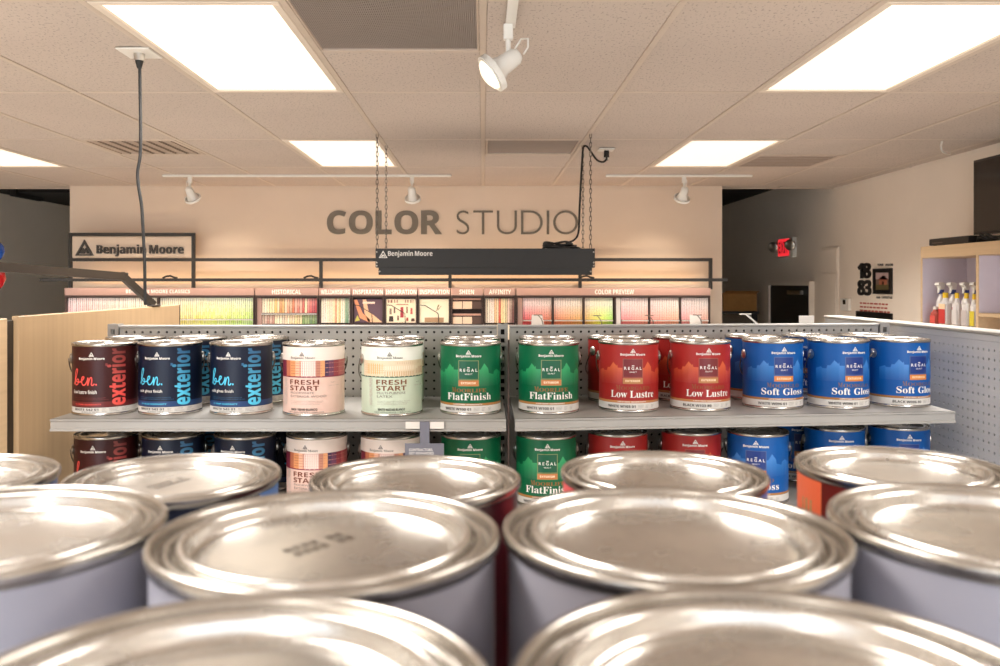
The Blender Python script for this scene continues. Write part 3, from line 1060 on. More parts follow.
# ------------------------------------------------------------------ power cord hanging over the plywood panel
t = thing('power_cord', 'black power cord hanging from a square ceiling plate down to the plywood panel', 'cord', (0, 0, 0))
YC = 3.15
pts = [P(139.3, 62, YC), P(139.8, 70, YC), P(140.2, 100, YC), P(140.6, 130, YC), P(140.2, 155, YC), P(137.6, 172, YC), P(138.5, 186, YC), P(141.5, 205, YC), P(142.8, 225, YC), P(143.6, 240, YC), P(144.6, 262, YC), P(145, 290, YC), P(145.5, 305, YC)]
MB().tube(smooth(pts), .0062, 8).build('lead', 'cord_black', t, smooth=True)
p = P(139.3, 59, YC)
MB().lathe([(0, -.035), (.008, -.035), (.014, -.012), (.017, .005), (.017, .02), (0, .02)], 14, p).build('plug', 'cord_black', t, angle=40)
t = thing('ceiling_plate', 'square white ceiling outlet plate above the hanging cord', 'outlet', (p.x, YC, HC))
MB().bbox(-.062, .062, -.07, .07, -.009, -.002, .003).build('cover_plate', 'white_plastic', t)
MB().lathe([(0, -.035), (.019, -.035), (.02, -.009), (0, -.009)], 14, (0, 0, 0)).build('socket', 'steel', t, angle=40)

# ------------------------------------------------------------------ wall of the television
t = thing('television', 'black wall television seen edge-on above the wooden shelf unit', 'television', (0, 0, 0))
yT0, yT1 = 5.18, 3.9
zt0, zt1 = EYE + .292, EYE + .745
mb = MB().box(2.99, 3.04, yT1, yT0, zt0, zt1).map(lambda x, y, z: (x, y, z))
mb.build('housing', 'frame_black', t)
MB().box(2.984, 2.989, yT1 + .015, yT0 - .015, zt0 + .015, zt1 - .015).map(lambda x, y, z: (x, y, z)).build('screen', 'tv_glass', t)
MB().bbox(3.062, 3.169, 4.4, 4.7, zt0 + .1, zt0 + .35).build('wall_mount', 'black_metal', t)
t = thing('tv_cable', 'thin white cable looping from ceiling to wall near the television', 'cable', (0, 0, 0))
MB().tube(smooth([P(942, 141.5, 5.13), P(941, 147, 5.2), P(943, 152, 5.25), P(950, 154, 5.4)]), .006, 6).build('lead', 'white_plastic', t, smooth=True)

XS = 2.86
t = thing('shelf_unit', 'light maple shelf unit with lilac cubbies along the side wall', 'shelf unit', (0, 0, 0))
zs1 = EYE + .236
zs0 = zs1 - .075
yl = XS * FPX / (920.5 - VX)
ym = XS * FPX / (977 - VX)
zsr = P(0, 313, ym).z
MB().bbox(XS, 3.169, 3.6, yl, zs0, zs1, .002).build('top_board', 'maple', t)
MB().bbox(XS, 3.165, yl - .018, yl, .02, zs0 - .001, .001).build('side_panel', 'maple', t)
MB().bbox(XS, 3.15, ym - .012, ym + .012, .02, zs0 - .001, .001).build('divider', 'maple', t)
MB().box(3.15, 3.166, 3.6, yl - .019, .02, zs0 - .001).build('back_panel', 'lilac_board', t)
MB().box(XS + .004, 3.149, yl - .022, yl - .019, 1.74, zs0 - .002).build('cubby_lining', 'lilac_board', t)
MB().box(XS + .004, 3.149, ym - .0155, ym - .0125, zsr + .001, zs0 - .002).build('cubby_lining', 'lilac_board', t)
zsh = 1.735
MB().bbox(XS, 3.149, ym + .017, yl - .024, zsh - .02, zsh, .002).build('shelf_board', 'maple', t)
MB().bbox(XS, 3.149, 3.6, ym - .013, zsr - .02, zsr, .002).build('shelf_board', 'maple', t)
MB().bbox(XS, 3.149, 3.6, ym - .013, 1.60, 1.62, .002).build('shelf_board', 'maple', t)
t = thing('media_player', 'flat black media player lying on top of the maple shelf unit', 'media player', (0, 0, 0))
MB().bbox(XS + .005, XS + .19, 5.02, 5.46, zs1 + .003, zs1 + .045, .003).build('case', 'frame_black', t)
MB().box(XS + .0035, XS + .0045, 5.3, 5.42, zs1 + .015, zs1 + .02).build('display', 'dark_steel', t)
for y in (5.06, 5.42):
    MB().box(XS + .02, XS + .04, y - .01, y + .01, zs1 + .0005, zs1 + .0035).build('foot', 'black_metal', t)
t = thing('cable_tangle', 'black cables lying on the shelf unit under the television', 'cable', (0, 0, 0))
MB().tube(smooth([(XS + .05, 5.0, zs1 + .008), (XS + .03, 4.95, zs1 + .03), (XS + .06, 4.9, zs1 + .012), (XS + .02, 4.86, zs1 + .045), (XS + .05, 4.8, zs1 + .01), (XS + .02, 4.7, zs1 + .03), (XS + .06, 4.6, zs1 + .05)]), .007, 7).build('lead', 'cord_black', t, smooth=True)
MB().tube(smooth([(XS + .09, 5.0, zs1 + .03), (XS + .02, 4.93, zs1 + .05), (XS + .04, 4.85, zs1 + .02), (XS + .1, 4.75, zs1 + .05)]), .006, 7).build('lead', 'cord_black', t, smooth=True)


# bottles in the cubby
def spray_bottle(label, x, y, s=1.0, cols=((238, 232, 230), (196, 60, 56)), m=''):
    t = thing('spray_bottle', label, 'bottle', (x, y, zsh), 0.6, 'cleaner bottles in the cubby')
    MB().lathe([(0, 0.001), (.036, .001), (.038, .006), (.038, .12), (.034, .15), (.02, .175), (.014, .185), (.014, .20), (0, .2)], 20).build('bottle', 'bottle_clear', t, angle=50)
    MB().lathe([(.0384, .02), (.0384, .112)], 20, col=cols[1]).build('label', 'print_gloss', t, smooth=True)
    MB().lathe([(.0, .196), (.018, .196), (.018, .222), (0, .222)], 16).build('collar', 'bottle_blue', t, angle=40)
    mb = MB().prism([(-.018, .222), (.016, .222), (.02, .238), (.03, .262), (-.012, .27), (-.052, .266), (-.056, .252), (-.03, .244)], -.013, .013)
    mb.build('spray_head', 'white_plastic', t)
    MB().prism([(-.024, .244), (-.016, .244), (-.026, .21), (-.036, .2), (-.038, .206)], -.005, .005).build('trigger', 'white_plastic', t)
    for ch in t.children:
        if ch.name.split('.')[0] in ('bottle', 'label'): ch.scale = (s, s, 1.0)
    return t


def squeeze_bottle(label, x, y, h, w, cap, body, band, band2=None):
    t = thing('cleaner_bottle', label, 'bottle', (x, y, zsh), 0, 'cleaner bottles in the cubby')
    MB().bbox(-w * .6, w * .6, -w, w, .001, h * .72, .012).build('bottle', body, t)
    mb = MB().bbox(-w * .6 - .0008, -w * .6 + .001, -w * .9, w * .9, h * .06, h * .5, .0004, band)
    mb.build('label', 'print_gloss', t)
    if band2:
        MB().bbox(-w * .6 - .0008, -w * .6 + .001, -w * .9, w * .9, h * .51, h * .66, .0004, band2).build('label', 'print_gloss', t)
    MB().lathe([(w * .55, h * .7), (w * .4, h * .8), (w * .36, h * .86)], 16).build('neck', body, t, smooth=True)
    MB().lathe([(0, h * .84), (w * .42, h * .84), (w * .38, h), (0, h)], 14).build('cap', cap, t, angle=40)
    return t


def wall_at(px, X): return X * FPX / (px - VX)


spray_bottle('spray bottle with blue collar at the far end of the cubby', 2.94, wall_at(941, 2.94), .75)
spray_bottle('spray bottle with blue collar, second from the far end of the cubby', 2.965, wall_at(953, 2.965), .75)
spray_bottle('spray bottle with blue collar, third from the far end of the cubby', 2.965, wall_at(966, 2.965), .75)
spray_bottle('spray bottle partly hidden by the maple divider', 2.965, wall_at(976, 2.965), .75)
squeeze_bottle('white bottle with yellow cap and a large red label', 2.885, wall_at(945.5, 2.885), .205, .040, 'bottle_yellow', 'bottle_clear', (200, 60, 56), (240, 210, 170))
squeeze_bottle('clear bottle with yellow cap beside the red labelled one', 2.885, wall_at(957, 2.885), .205, .030, 'bottle_yellow', 'bottle_clear', (214, 208, 204))
squeeze_bottle('clear bottle with yellow cap, third in the front row', 2.885, wall_at(966.5, 2.885), .205, .030, 'bottle_yellow', 'bottle_clear', (200, 190, 186))
squeeze_bottle('bottle with yellow label next to the maple divider', 2.885, wall_at(974.3, 2.885), .2, .026, 'bottle_yellow', 'bottle_clear', (220, 200, 60))
squeeze_bottle('low round-topped red and white bottle at the far end of the cubby', 2.89, wall_at(935.5, 2.89), .115, .034, 'white_plastic', 'text_red', (216, 90, 80))
for i, px in enumerate((987, 993)):
    t = thing('nozzle_tube', ('white nozzle tube nearer the divider', 'white nozzle tube farther from the divider')[i] + ' on the maple shelf', 'nozzle', (2.89, wall_at(px, 2.89), 1.6205), 0, 'white nozzles on the maple shelf')
    MB().lathe([(0, 0), (.02, 0), (.02, .02), (.008, .05), (.005, .07), (0, .07)], 12).build('nozzle', 'white_plastic', t, angle=40)

# picture, numerals and captions on the side wall
pr = on_right(XR)
t = thing('wall_numerals', 'chunky black numerals 18 over 83 on the side wall', 'lettering', (0, 0, 0))
for body, py0, py1 in (('18', 278.5, 263.0), ('83', 295.5, 280.0)):
    ya, yb = wall_at(858.5, XR), wall_at(871.5, XR)
    ym_ = (ya + yb) / 2
    cuts = ((0, .40), (.38, 1.0)) if body == '18' else ((-.02, .53), (.5, 1.02))
    for (c0, c1), ch in zip(cuts, body):
        mb = MB()
        slab_text(mb, ch, pr, -ya + (ya - yb) * c0, -ya + (ya - yb) * c1, P(0, py0, ym_).z, P(0, py1, ym_).z, .01, 'b', 4, .02)
        mb.build('numeral', 'text_black', t)
t = thing('framed_picture', 'black framed picture of a small house on the side wall', 'picture', (0, 0, 0))
ya, yb = wall_at(875, XR), wall_at(893, XR)
ymid = (ya + yb) / 2
z0, z1 = P(0, 294, ymid).z, P(0, 268.5, ymid).z
f = .032
MB().box(XR - .02, XR - .001, yb, ya, z0, z0 + f).box(XR - .02, XR - .001, yb, ya, z1 - f, z1).box(XR - .02, XR - .001, yb, yb + f, z0 + f, z1 - f).box(XR - .02, XR - .001, ya - f, ya, z0 + f, z1 - f).build('frame', 'frame_black', t)
MB().box(XR - .008, XR - .002, yb + f, ya - f, z0 + f, z1 - f, (120, 96, 84)).build('picture_sheet', 'print_matt', t)
W_, H_ = ya - yb - 2 * f, z1 - z0 - 2 * f
UU = lambda u: ya - f - u * W_
VV = lambda v: z0 + f + v * H_
mb = MB()
for (pts, col) in (([(0, .62), (1, .62), (1, 1), (0, 1)], (186, 160, 158)), ([(0, 0), (1, 0), (1, .3), (0, .3)], (96, 84, 50)), ([(.25, .3), (.8, .3), (.8, .6), (.25, .6)], (160, 96, 70)), ([(.15, .58), (.55, .85), (.92, .58)], (140, 70, 54)), ([(.45, .3), (.6, .3), (.6, .5), (.45, .5)], (90, 60, 50))):
    mb.add([(XR - .0095, UU(u), VV(v)) for u, v in pts], [tuple(range(len(pts)))], col)
mb.build('picture_print', 'print_matt', t)
t = thing('wall_captions', 'small black and red caption lines around the framed picture', 'lettering', (0, 0, 0))
for body, p0, p1, y0, y1, m in (('YOUR', 877.5, 883.6, 266, 263.6, 'text_black'), ('VISION', 885.2, 893, 266, 263.6, 'text_black'), ('OUR', 876.5, 880.6, 298.6, 296.4, 'text_black'), ('EXPERTISE', 881.8, 892.5, 298.6, 296.4, 'text_black')):
    mb = MB(); ya, yb = wall_at(p0, XR), wall_at(p1, XR)
    slab_text(mb, body, pr, -ya, -yb, P(0, y0, (ya + yb) / 2).z, P(0, y1, (ya + yb) / 2).z, .002, 'b', 2)
    mb.build('lettering', m, t)
for k, (y0, p1) in enumerate(((304.5, 888), (308.3, 889), (312, 890))):
    mb = MB(); ya, yb = wall_at(860, XR), wall_at(p1, XR)
    n = 9
    x = ya
    while x > yb + .02:
        wd = random.uniform(.03, .075)
        mb.add([(XR - .0015, x, P(0, y0, 6.9).z), (XR - .0015, max(yb, x - wd), P(0, y0, 6.9).z), (XR - .0015, max(yb, x - wd), P(0, y0 - 1.6, 6.9).z), (XR - .0015, x, P(0, y0 - 1.6, 6.9).z)], [(0, 1, 2, 3)])
        x -= wd + .014
    mb.build('lettering_line', 'text_red', t)
t = thing('wall_plaque', 'flat black plaque low on the side wall under the captions', 'plaque', (0, 0, 0))
ya, yb = wall_at(857, XR), wall_at(893, XR)
MB().bbox(XR - .012, XR - .001, yb, ya, 1.6, P(0, 312.5, 6.8).z).build('plate', 'frame_black', t)
t = thing('thermostat', 'white wall thermostat with a dark display', 'thermostat', (0, 0, 0))
ya, yb = wall_at(843.5, XR), wall_at(851.5, XR)
MB().bbox(XR - .03, XR - .001, yb, ya, P(0, 311, 7.3).z, P(0, 298.5, 7.3).z, .004).build('case', 'white_plastic', t)
MB().box(XR - .032, XR - .0301, yb + .05, ya - .06, P(0, 304.5, 7.3).z, P(0, 300, 7.3).z).build('display', 'tv_glass', t)
t = thing('electrical_panel', 'flush electrical panel door painted like the wall', 'electrical panel', (0, 0, 0))
ya, yb = wall_at(823, XR), wall_at(839.5, XR)
zp = P(0, 247.5, 7.75).z; zq = P(0, 273.5, 7.75).z
MB().bbox(XR - .016, XR - .001, yb, ya, 1.2, zp, .003).build('cover', 'side_wall_paint', t)
MB().bbox(XR - .024, XR - .0165, yb + .03, ya - .02, 1.3, zq, .003).build('panel_door', 'side_wall_paint', t)
MB().bbox(XR - .022, XR - .0165, yb + .01, ya - .01, zq + .012, zp - .02, .003).build('upper_cover', 'side_wall_paint', t)

# exit sign with two emergency lamp heads
t = thing('exit_sign', 'red glowing exit sign with two emergency lamp heads', 'exit sign', (0, 0, 0))
ya, yb = wall_at(783, XR), wall_at(794, XR)
ymid = (ya + yb) / 2
z0, z1 = P(0, 256, ymid).z, P(0, 239, ymid).z
MB().bbox(XR - .05, XR - .001, yb - .08, ya + .03, z0 - .02, z1 + .01, .006).build('housing', 'white_plastic', t)
MB().box(XR - .053, XR - .0505, yb - .0, ya, z0, z1).build('face', 'exit_red', t)
mb = MB()
slab_text(mb, 'EXIT', on_right(XR - .053), -ya + .02, -yb - .02, z0 + .03, z1 - .03, .001, 'b', 2)
mb.build('lettering', 'exit_glyph', t)
for yy in (ya + .06, yb - .12):
    MB().lathe([(0, 0), (.035, .0), (.05, .03), (.055, .06), (.05, .065), (0, .062)], 18, (XR - .06, yy, (z0 + z1) / 2 + .02), (-.7, -.7, -.15)).build('lamp_head', 'steel', t, angle=50)
    MB().bar((XR - .03, yy, (z0 + z1) / 2 - .01), (XR - .06, yy, (z0 + z1) / 2 + .02), .02, .02).build('bracket', 'white_plastic', t)
# door to the yard in the side wall
ya, yb = wall_at(769.5, XR), wall_at(814.5, XR)
mb = MB()
zd = P(0, 281.5, 8.6).z
mb.box(XR - .05, XR - .001, ya - .12, ya, 0, zd).box(XR - .05, XR - .001, yb, yb + .02, 0, zd).box(XR - .05, XR - .001, yb + .02, ya - .12, zd - .04, zd)
d1 = struct('door_1', mb, 'side_wall_paint', 'dark steel door in the side wall of the stock room')
MB().bbox(XR - .03, XR - .001, yb + .021, ya - .121, 0.01, zd - .041).build('door_leaf', 'door_dark', d1)
MB().bbox(XR - .07, XR - .031, yb + .2, yb + .55, zd - .13, zd - .09, .004).build('door_closer', 'steel', d1)

# cartons on a dark rack in the stock room
t = thing('stock_rack', 'dark storage rack holding the cartons beside the door', 'rack', (0, 0, 0))
yq0, yq1 = 9.6, 11.2
MB().bbox(2.5, 3.12, yq0, yq1, P(0, 311, 9.7).z - .03, P(0, 311, 9.7).z, .004).build('shelf_board', 'door_dark', t)
for x in (2.54, 3.08):
    for y in (yq0 + .04, yq1 - .04):
        MB().bbox(x - .025, x + .025, y - .025, y + .025, 0, P(0, 311, 9.7).z - .031).build('post', 'door_dark', t)
zk = P(0, 311, 9.7).z
for i, (a, b, c, d, h, lab) in enumerate(((2.72, 3.1, 9.62, 10.1, .2, 'open brown carton nearest the door in the stock room'), (2.62, 3.08, 10.3, 10.8, .17, 'brown carton behind the open one in the stock room'))):
    t = thing('carton', lab, 'box', (0, 0, 0), 0, 'cartons in the stock room')
    MB().box(a, b, c, d, zk + .001, zk + .008).box(a, a + .006, c, d, zk + .008, zk + h).box(b - .006, b, c, d, zk + .008, zk + h).box(a + .006, b - .006, c, c + .006, zk + .008, zk + h).box(a + .006, b - .006, d - .006, d, zk + .008, zk + h).build('body', 'cardboard', t)
    MB().add([(a, c, zk + h), (a, d, zk + h), (a - .12, d, zk + h - .05), (a - .12, c, zk + h - .05)], [(0, 1, 2, 3)]).build('flap', 'cardboard', t)
    MB().add([(a, c, zk + h), (b, c, zk + h), (b, c - .1, zk + h + .03), (a, c - .1, zk + h + .03)], [(0, 1, 2, 3)]).build('flap', 'cardboard', t)
t = thing('hand_tool', 'black hand tool sticking out of a carton', 'tool', (0, 0, 0))
p = Vector((2.78, 10.45, zk + .17))
MB().tube(smooth([p + Vector((-.12, 0, .07)), p + Vector((-.08, 0, .02)), p, p + Vector((.06, 0, .03)), p + Vector((.12, 0, .0))]), .018, 7).build('handle', 'cord_black', t, smooth=True)
# duct in the stock room opening beside the brand sign
t = thing('ceiling_duct', 'dark rectangular duct under the stock room ceiling', 'duct', (0, 0, 0))
MB().bbox(-4.66, -3.2, 8.45, 8.9, 2.90, 3.019).bbox(-4.68, -4.62, 8.4, 8.95, 2.86, 3.019).build('duct_body', 'black_void', t)

# added fill lamp hidden behind the studio wall brightens the stock room
t = thing('fill_lamp', 'added fill lamp brightening the stock room, unseen behind the studio wall', 'lamp', (-3.0, 9.9, 3.019))
MB().lathe([(0, 0), (.06, 0), (.06, -.02), (.02, -.03), (.02, -.06), (0, -.06)], 20).build('holder', 'white_plastic', t, angle=40)
MB().lathe([(.012, -.061), (.03, -.09), (.032, -.12), (.018, -.145), (0, -.15)], 20).build('bulb', 'lamp_glass', t, smooth=True)
la = bpy.data.lights.new('bulb_light', 'POINT')
la.energy = 11
la.color = (1.0, .93, .78)
la.shadow_soft_size = .06
lo = bpy.data.objects.new('bulb_light', la)
C.objects.link(lo)
lo.parent = t
lo.location = (0, 0, -.2)

# balloons on sticks
for nm, lab, m, px, py, r in (('balloon', 'shiny blue balloon at the edge of the room', 'balloon_blue', -2, 252, .060), ('balloon', 'shiny red balloon below the blue one', 'balloon_red', -15, 279, .078)):
    c = P(px, py, 4.6)
    t = thing(nm, lab, 'balloon', (c.x, c.y + (.05 if 'red' in m else -.05), 0), 0, 'balloons on sticks')
    MB().lathe([(0, -r * 1.15), (r * .18, -r * 1.08), (r * .45, -r * .9), (r * .8, -r * .45), (r * .98, 0), (r * .9, r * .5), (r * .6, r * .85), (r * .25, r * 1.02), (0, r * 1.05)], 24, (0, 0, c.z)).build('skin', m, t, smooth=True)
    MB().lathe([(.004, 0), (.004, c.z - r * 1.12)], 8).build('stick', 'white_plastic', t)

# ------------------------------------------------------------------ gondola shelving
PITCH = 0.0254


def pegboard(x0, x1, z0, z1, r=.0042, deep=.006):
    """panel facing -y with punched holes"""
    mb = MB()
    nx = int((x1 - x0) / PITCH); nz = int((z1 - z0) / PITCH)
    mx = (x1 - x0 - nx * PITCH) / 2; mz = (z1 - z0 - nz * PITCH) / 2
    if mx > 1e-4:
        mb.add([(x0, 0, z0), (x0 + mx, 0, z0), (x0 + mx, 0, z1), (x0, 0, z1)], [(0, 1, 2, 3)])
        mb.add([(x1 - mx, 0, z0), (x1, 0, z0), (x1, 0, z1), (x1 - mx, 0, z1)], [(0, 1, 2, 3)])
    if mz > 1e-4:
        mb.add([(x0 + mx, 0, z0), (x1 - mx, 0, z0), (x1 - mx, 0, z0 + mz), (x0 + mx, 0, z0 + mz)], [(0, 1, 2, 3)])
        mb.add([(x0 + mx, 0, z1 - mz), (x1 - mx, 0, z1 - mz), (x1 - mx, 0, z1), (x0 + mx, 0, z1)], [(0, 1, 2, 3)])
    h = PITCH / 2
    outer = [(h, 0), (h, h), (0, h), (-h, h), (-h, 0), (-h, -h), (0, -h), (h, -h)]
    inner = [(r * math.cos(k * PI / 4), r * math.sin(k * PI / 4)) for k in range(8)]
    for i in range(nx):
        for j in range(nz):
            cx = x0 + mx + (i + .5) * PITCH; cz = z0 + mz + (j + .5) * PITCH
            vs = [(cx + a, 0, cz + b) for a, b in outer] + [(cx + a, 0, cz + b) for a, b in inner] + [(cx + a, deep, cz + b) for a, b in inner]
            fs = []
            for k in range(8):
                k2 = (k + 1) % 8
                fs.append((k, k2, 8 + k2, 8 + k))
                fs.append((8 + k, 8 + k2, 16 + k2, 16 + k))
            mb.add(vs, [f[::-1] for f in fs])
    return mb


ZT = EYE - .1325          # top of the pegboard backs
ZS1 = EYE - .3538         # upper shelf deck
ZS2 = EYE - .606          # lower shelf deck
LIPY, PEGY = 2.205, 2.665


def upright(t, x, mp, m='shelf_grey'):
    """slotted post: two cheeks, dark channel, rungs between the slots"""
    a, b = x - .016, x + .016
    mb = MB().box(a, a + .010, PEGY - .012, PEGY + .03, 0, ZT + .004).box(b - .010, b, PEGY - .012, PEGY + .03, 0, ZT + .004)
    z = .1
    while z < ZT - .02:
        mb.box(a + .010, b - .010, PEGY - .011, PEGY - .008, z, z + .012)
        z += PITCH
    mb.box(a + .010, b - .010, PEGY - .012, PEGY + .0, ZT - .012, ZT + .004)
    mb.map(mp).build('upright', m, t)
    MB().box(a + .010, b - .010, PEGY + .01, PEGY + .02, 0, ZT - .013).map(mp).build('upright_channel', 'hole_shade', t)


def bay(label, x0, x1, px0, px1, mp, posts):
    t = thing('gondola_bay', label, 'shelving', (0, 0, 0), 0, 'bays of grey gondola shelving')
    pegboard(px0, px1, ZT - .0091 - 20 * PITCH, ZT - .009).map(lambda x, y, z: (x, y + PEGY, z)).map(mp).build('pegboard_panel', 'peg_grey', t)
    MB().box(px0, px1, PEGY + .007, PEGY + .02, .1, ZT - .010).map(mp).build('back_sheet', 'hole_shade', t)  # dark-coloured sheet in place of the shaded void behind the holes
    MB().box(px0, px1, PEGY - .001, PEGY + .006, .1, ZT - .0095 - 20 * PITCH).map(mp).build('lower_panel', 'peg_grey', t)
    MB().bbox(px0, px1, PEGY - .008, PEGY + .03, ZT - .0085, ZT, .002).map(mp).build('top_rail', 'shelf_grey', t)
    for z in (ZS1, ZS2, .95, .55, .16):
        mb = MB().bbox(x0, x1, LIPY + .003, PEGY - .014, z - .004, z, .001)
        for k in range(5):
            xx = x0 + .02 + k * (x1 - x0 - .05) / 4
            mb.box(xx, xx + .008, LIPY + .02, PEGY - .02, z - .026, z - .005)
        o = mb.map(mp).build('shelf', 'shelf_grey', t)
        # rolled front edge with a price channel
        mb = MB().prism([(LIPY, z), (LIPY, z - .004), (LIPY + .004, z - .006), (LIPY + .004, z - .024), (LIPY - .001, z - .027), (LIPY - .001, z - .031), (LIPY + .012, z - .031), (LIPY + .012, z)], x0, x1)
        mb.map(lambda a, b, c: (b, a, c)).map(mp).build('price_rail', 'shelf_grey', o)
    for x in posts:
        upright(t, x, mp)
    MB().bbox(x0, x1, LIPY + .02, PEGY, 0.001, .13).map(mp).build('base_deck', 'shelf_grey', t)
    return t


SH = .108
ident = lambda x, y, z: (x, y, z)
shear = lambda x, y, z: (x, y + (x - .078) * SH, z)
bay('grey gondola bay with pegboard back next to the plywood panel', -1.124, .060, -1.138, .044, ident, (-1.156, .0615))
bay('grey gondola bay set at a slight angle, ending at the pegboard wing', .083, 1.30, .083, 1.300, shear, (1.318,))

# pegboard wing running towards the camera
XW = 1.392
wing = thing('pegboard_wing', 'grey pegboard wing with a white cap, side-on beside the blue cans', 'shelving', (0, 0, 0))
wm = lambda x, y, z: (XW + y, 3.45 - x, z)
ZWt = EYE - .131
pegboard(.02, 1.72, 1.36, ZWt - .03, .0038).map(wm).build('pegboard_panel', 'wing_grey', wing)
MB().box(.02, 1.72, .007, .02, .1, ZWt - .031).map(wm).build('back_sheet', 'hole_shade', wing)
MB().box(.02, 1.72, -.001, .006, .1, 1.359).map(wm).build('lower_panel', 'wing_grey', wing)
MB().bbox(0, 1.74, -.004, .055, ZWt - .0295, ZWt - .012, .002).map(wm).build('top_rail', 'wing_grey', wing)
MB().bbox(0, 1.74, -.010, .062, ZWt - .0115, ZWt, .003).map(wm).build('top_cap', 'cap_white', wing)
MB().bbox(0, .018, -.004, .05, 0, ZWt - .05).map(wm).build('end_post', 'wing_grey', wing)
MB().bbox(1.722, 1.74, -.004, .05, 0, ZWt - .05).map(wm).build('end_post', 'wing_grey', wing)

# plywood end panels and the bent metal arm
t = thing('plywood_sheet', 'tall pale plywood end panel beside the gondola', 'panel', (0, 0, 0))
MB().bbox(-1.262, -1.243, 2.275, 3.48, .001, 1.911, .002).build('sheet', 'plywood', t)
MB().bbox(-1.2625, -1.2425, 3.4805, 3.488, .001, 1.911, .001).build('edge_strip', 'bronze_metal', t)
t = thing('plywood_board', 'lighter plywood board in front of the tall plywood panel', 'panel', (0, 0, 0))
MB().bbox(-1.27, -1.25, 1.5, 2.235, .001, 1.907, .002).build('sheet', 'maple', t)
MB().bbox(-1.266, -1.256, 2.2355, 2.274, .001, 1.900, .001).build('joint_strip', 'bronze_metal', t)
t = thing('metal_arm', 'bent dark bronze metal arm rising from the top of the plywood panel', 'arm', (0, 0, 0))
p0, p1, p2 = Vector((-1.252, 3.225, 1.918)), P(123, 276.5, 3.13), P(-60, 262.5, 2.15)
MB().bar(p0, p1 + (p1 - p0).normalized() * .012, .026, .024).build('upright_leg', 'bronze_metal', t)
MB().bar(p1 + (p1 - p2).normalized() * .015, p2, .026, .028).build('long_arm', 'bronze_metal', t)
MB().bbox(p0.x - .012, p0.x + .012, p0.y - .03, p0.y + .05, 1.9115, 1.9175).build('foot_plate', 'bronze_metal', t)

# small grey shelf sign hung from the price rail
t = thing('shelf_sign', 'small grey hanging shelf sign with white words below the upper shelf', 'sign', (0, 0, 0))
YG = 2.199
MB().bbox(P(420, 0, YG).x, P(429.5, 0, YG).x, YG - .003, YG, P(0, 444, YG).z, P(0, 421.5, YG).z, .0005).build('stem', 'plastic_grey', t)
MB().bbox(P(405, 0, YG).x, P(444, 0, YG).x, YG - .003, YG, P(0, 466, YG).z, P(0, 443.2, YG).z, .001).build('plate', 'plastic_grey', t)
for a, b in ((405.5, 419.5), (430, 444)):
    MB().box(P(a, 0, YG).x, P(b, 0, YG).x, YG + .0005, YG + .0025, P(0, 428.8, YG).z, P(0, 421.8, YG).z).build('price_card', 'paper_white', t)
pl = on_back(YG - .003)
for body, a, b, c, d in (('CONTRACTORS,', 409, 433, 451.2, 448.2), ('GET REWARDED', 409, 434, 454.3, 451.7), ('FOR YOUR LOYALTY', 409, 439, 457.4, 454.8)):
    mb = MB()
    slab_text(mb, body, pl, P(a, 0, YG).x, P(b, 0, YG).x, P(0, c, YG).z, P(0, d, YG).z, .0008, '', 2)
    mb.build('lettering', 'text_white', t)
# bits standing on the far rail
yq = PEGY + (P(807, 0, 2.77).x - .078) * SH
t = thing('paper_card', 'small white paper card standing on the pegboard rail', 'card', (0, 0, 0))
MB().bbox(P(800, 0, yq).x, P(815, 0, yq).x, yq + .008, yq + .011, ZT + .001, P(0, 315.8, yq).z, .0005).build('card', 'paper_white', t)
yq = PEGY + (P(748, 0, 2.72).x - .078) * SH
t = thing('rail_bracket', 'thin white bracket sticking up from the pegboard rail', 'bracket', (0, 0, 0))
MB().bar(P(739.5, 314.2, yq), P(751, 314, yq), .006, .004).build('cross_bar', 'white_plastic', t)
p = P(757, 321, yq)
MB().bar(P(746, 314.4, yq), (p.x, p.y, ZT + .001), .006, .005).build('strut', 'white_plastic', t)

# near gondola carrying the foreground cans
ZA = EYE - .1225 - .192
ZC = EYE - .157 - .192
t = thing('near_gondola', 'grey gondola under the near paint cans', 'shelving', (0, 0, 0))
MB().bbox(-.66, .66, .13, .535, ZA - .03, ZA, .003).build('shelf', 'shelf_grey', t)
MB().bbox(-.66, .66, .575, .90, ZC - .03, ZC, .003).build('shelf', 'shelf_grey', t)
MB().bbox(-.66, .66, .54, .57, .0, 1.74, .003).build('back_panel', 'peg_grey', t)
MB().bbox(-.66, .66, .2, .85, .0, .12, .003).build('base_deck', 'shelf_grey', t)

# ------------------------------------------------------------------ paint cans
R = .0825
HCAN = .192


def wrap(u, v, d):
    th = u / R
    return ((R + d) * math.sin(th), -(R + d) * math.cos(th), v)


def X2U(x): return R * math.asin(max(-1, min(1, x)))


def wtext(mb, body, xa, xb, va, vb, style='', d=.0014, off=0.0, res=2, col=None, turn=False):
    """lettering wrapped on the can; x as the share of the radius seen from the front, v in mm"""
    vs, fs, _ = glyphs(body, style, res, off)
    ua, ub = X2U(xa), X2U(xb)
    va, vb = va / 1000, vb / 1000
    if turn:      # reads upwards
        q = [(ub - y * (ub - ua), va + x * (vb - va)) for x, y in vs]
    else:
        q = [(ua + x * (ub - ua), va + y * (vb - va)) for x, y in vs]
    bm = bmesh.new()
    bv = [bm.verts.new((a, b, 0)) for a, b in q]
    for f in fs:
        try: bm.faces.new([bv[i] for i in f])
        except ValueError: pass
    for _ in range(3):
        le = [e for e in bm.edges if abs(e.verts[0].co.x - e.verts[1].co.x) > .007]
        if not le: break
        bmesh.ops.subdivide_edges(bm, edges=le, cuts=1)
        bmesh.ops.triangulate(bm, faces=[f for f in bm.faces if len(f.verts) > 4])
    bm.verts.index_update()
    mb.add([wrap(v.co.x, v.co.y, d) for v in bm.verts], [[v.index for v in f.verts] for f in bm.faces], col)
    bm.free()


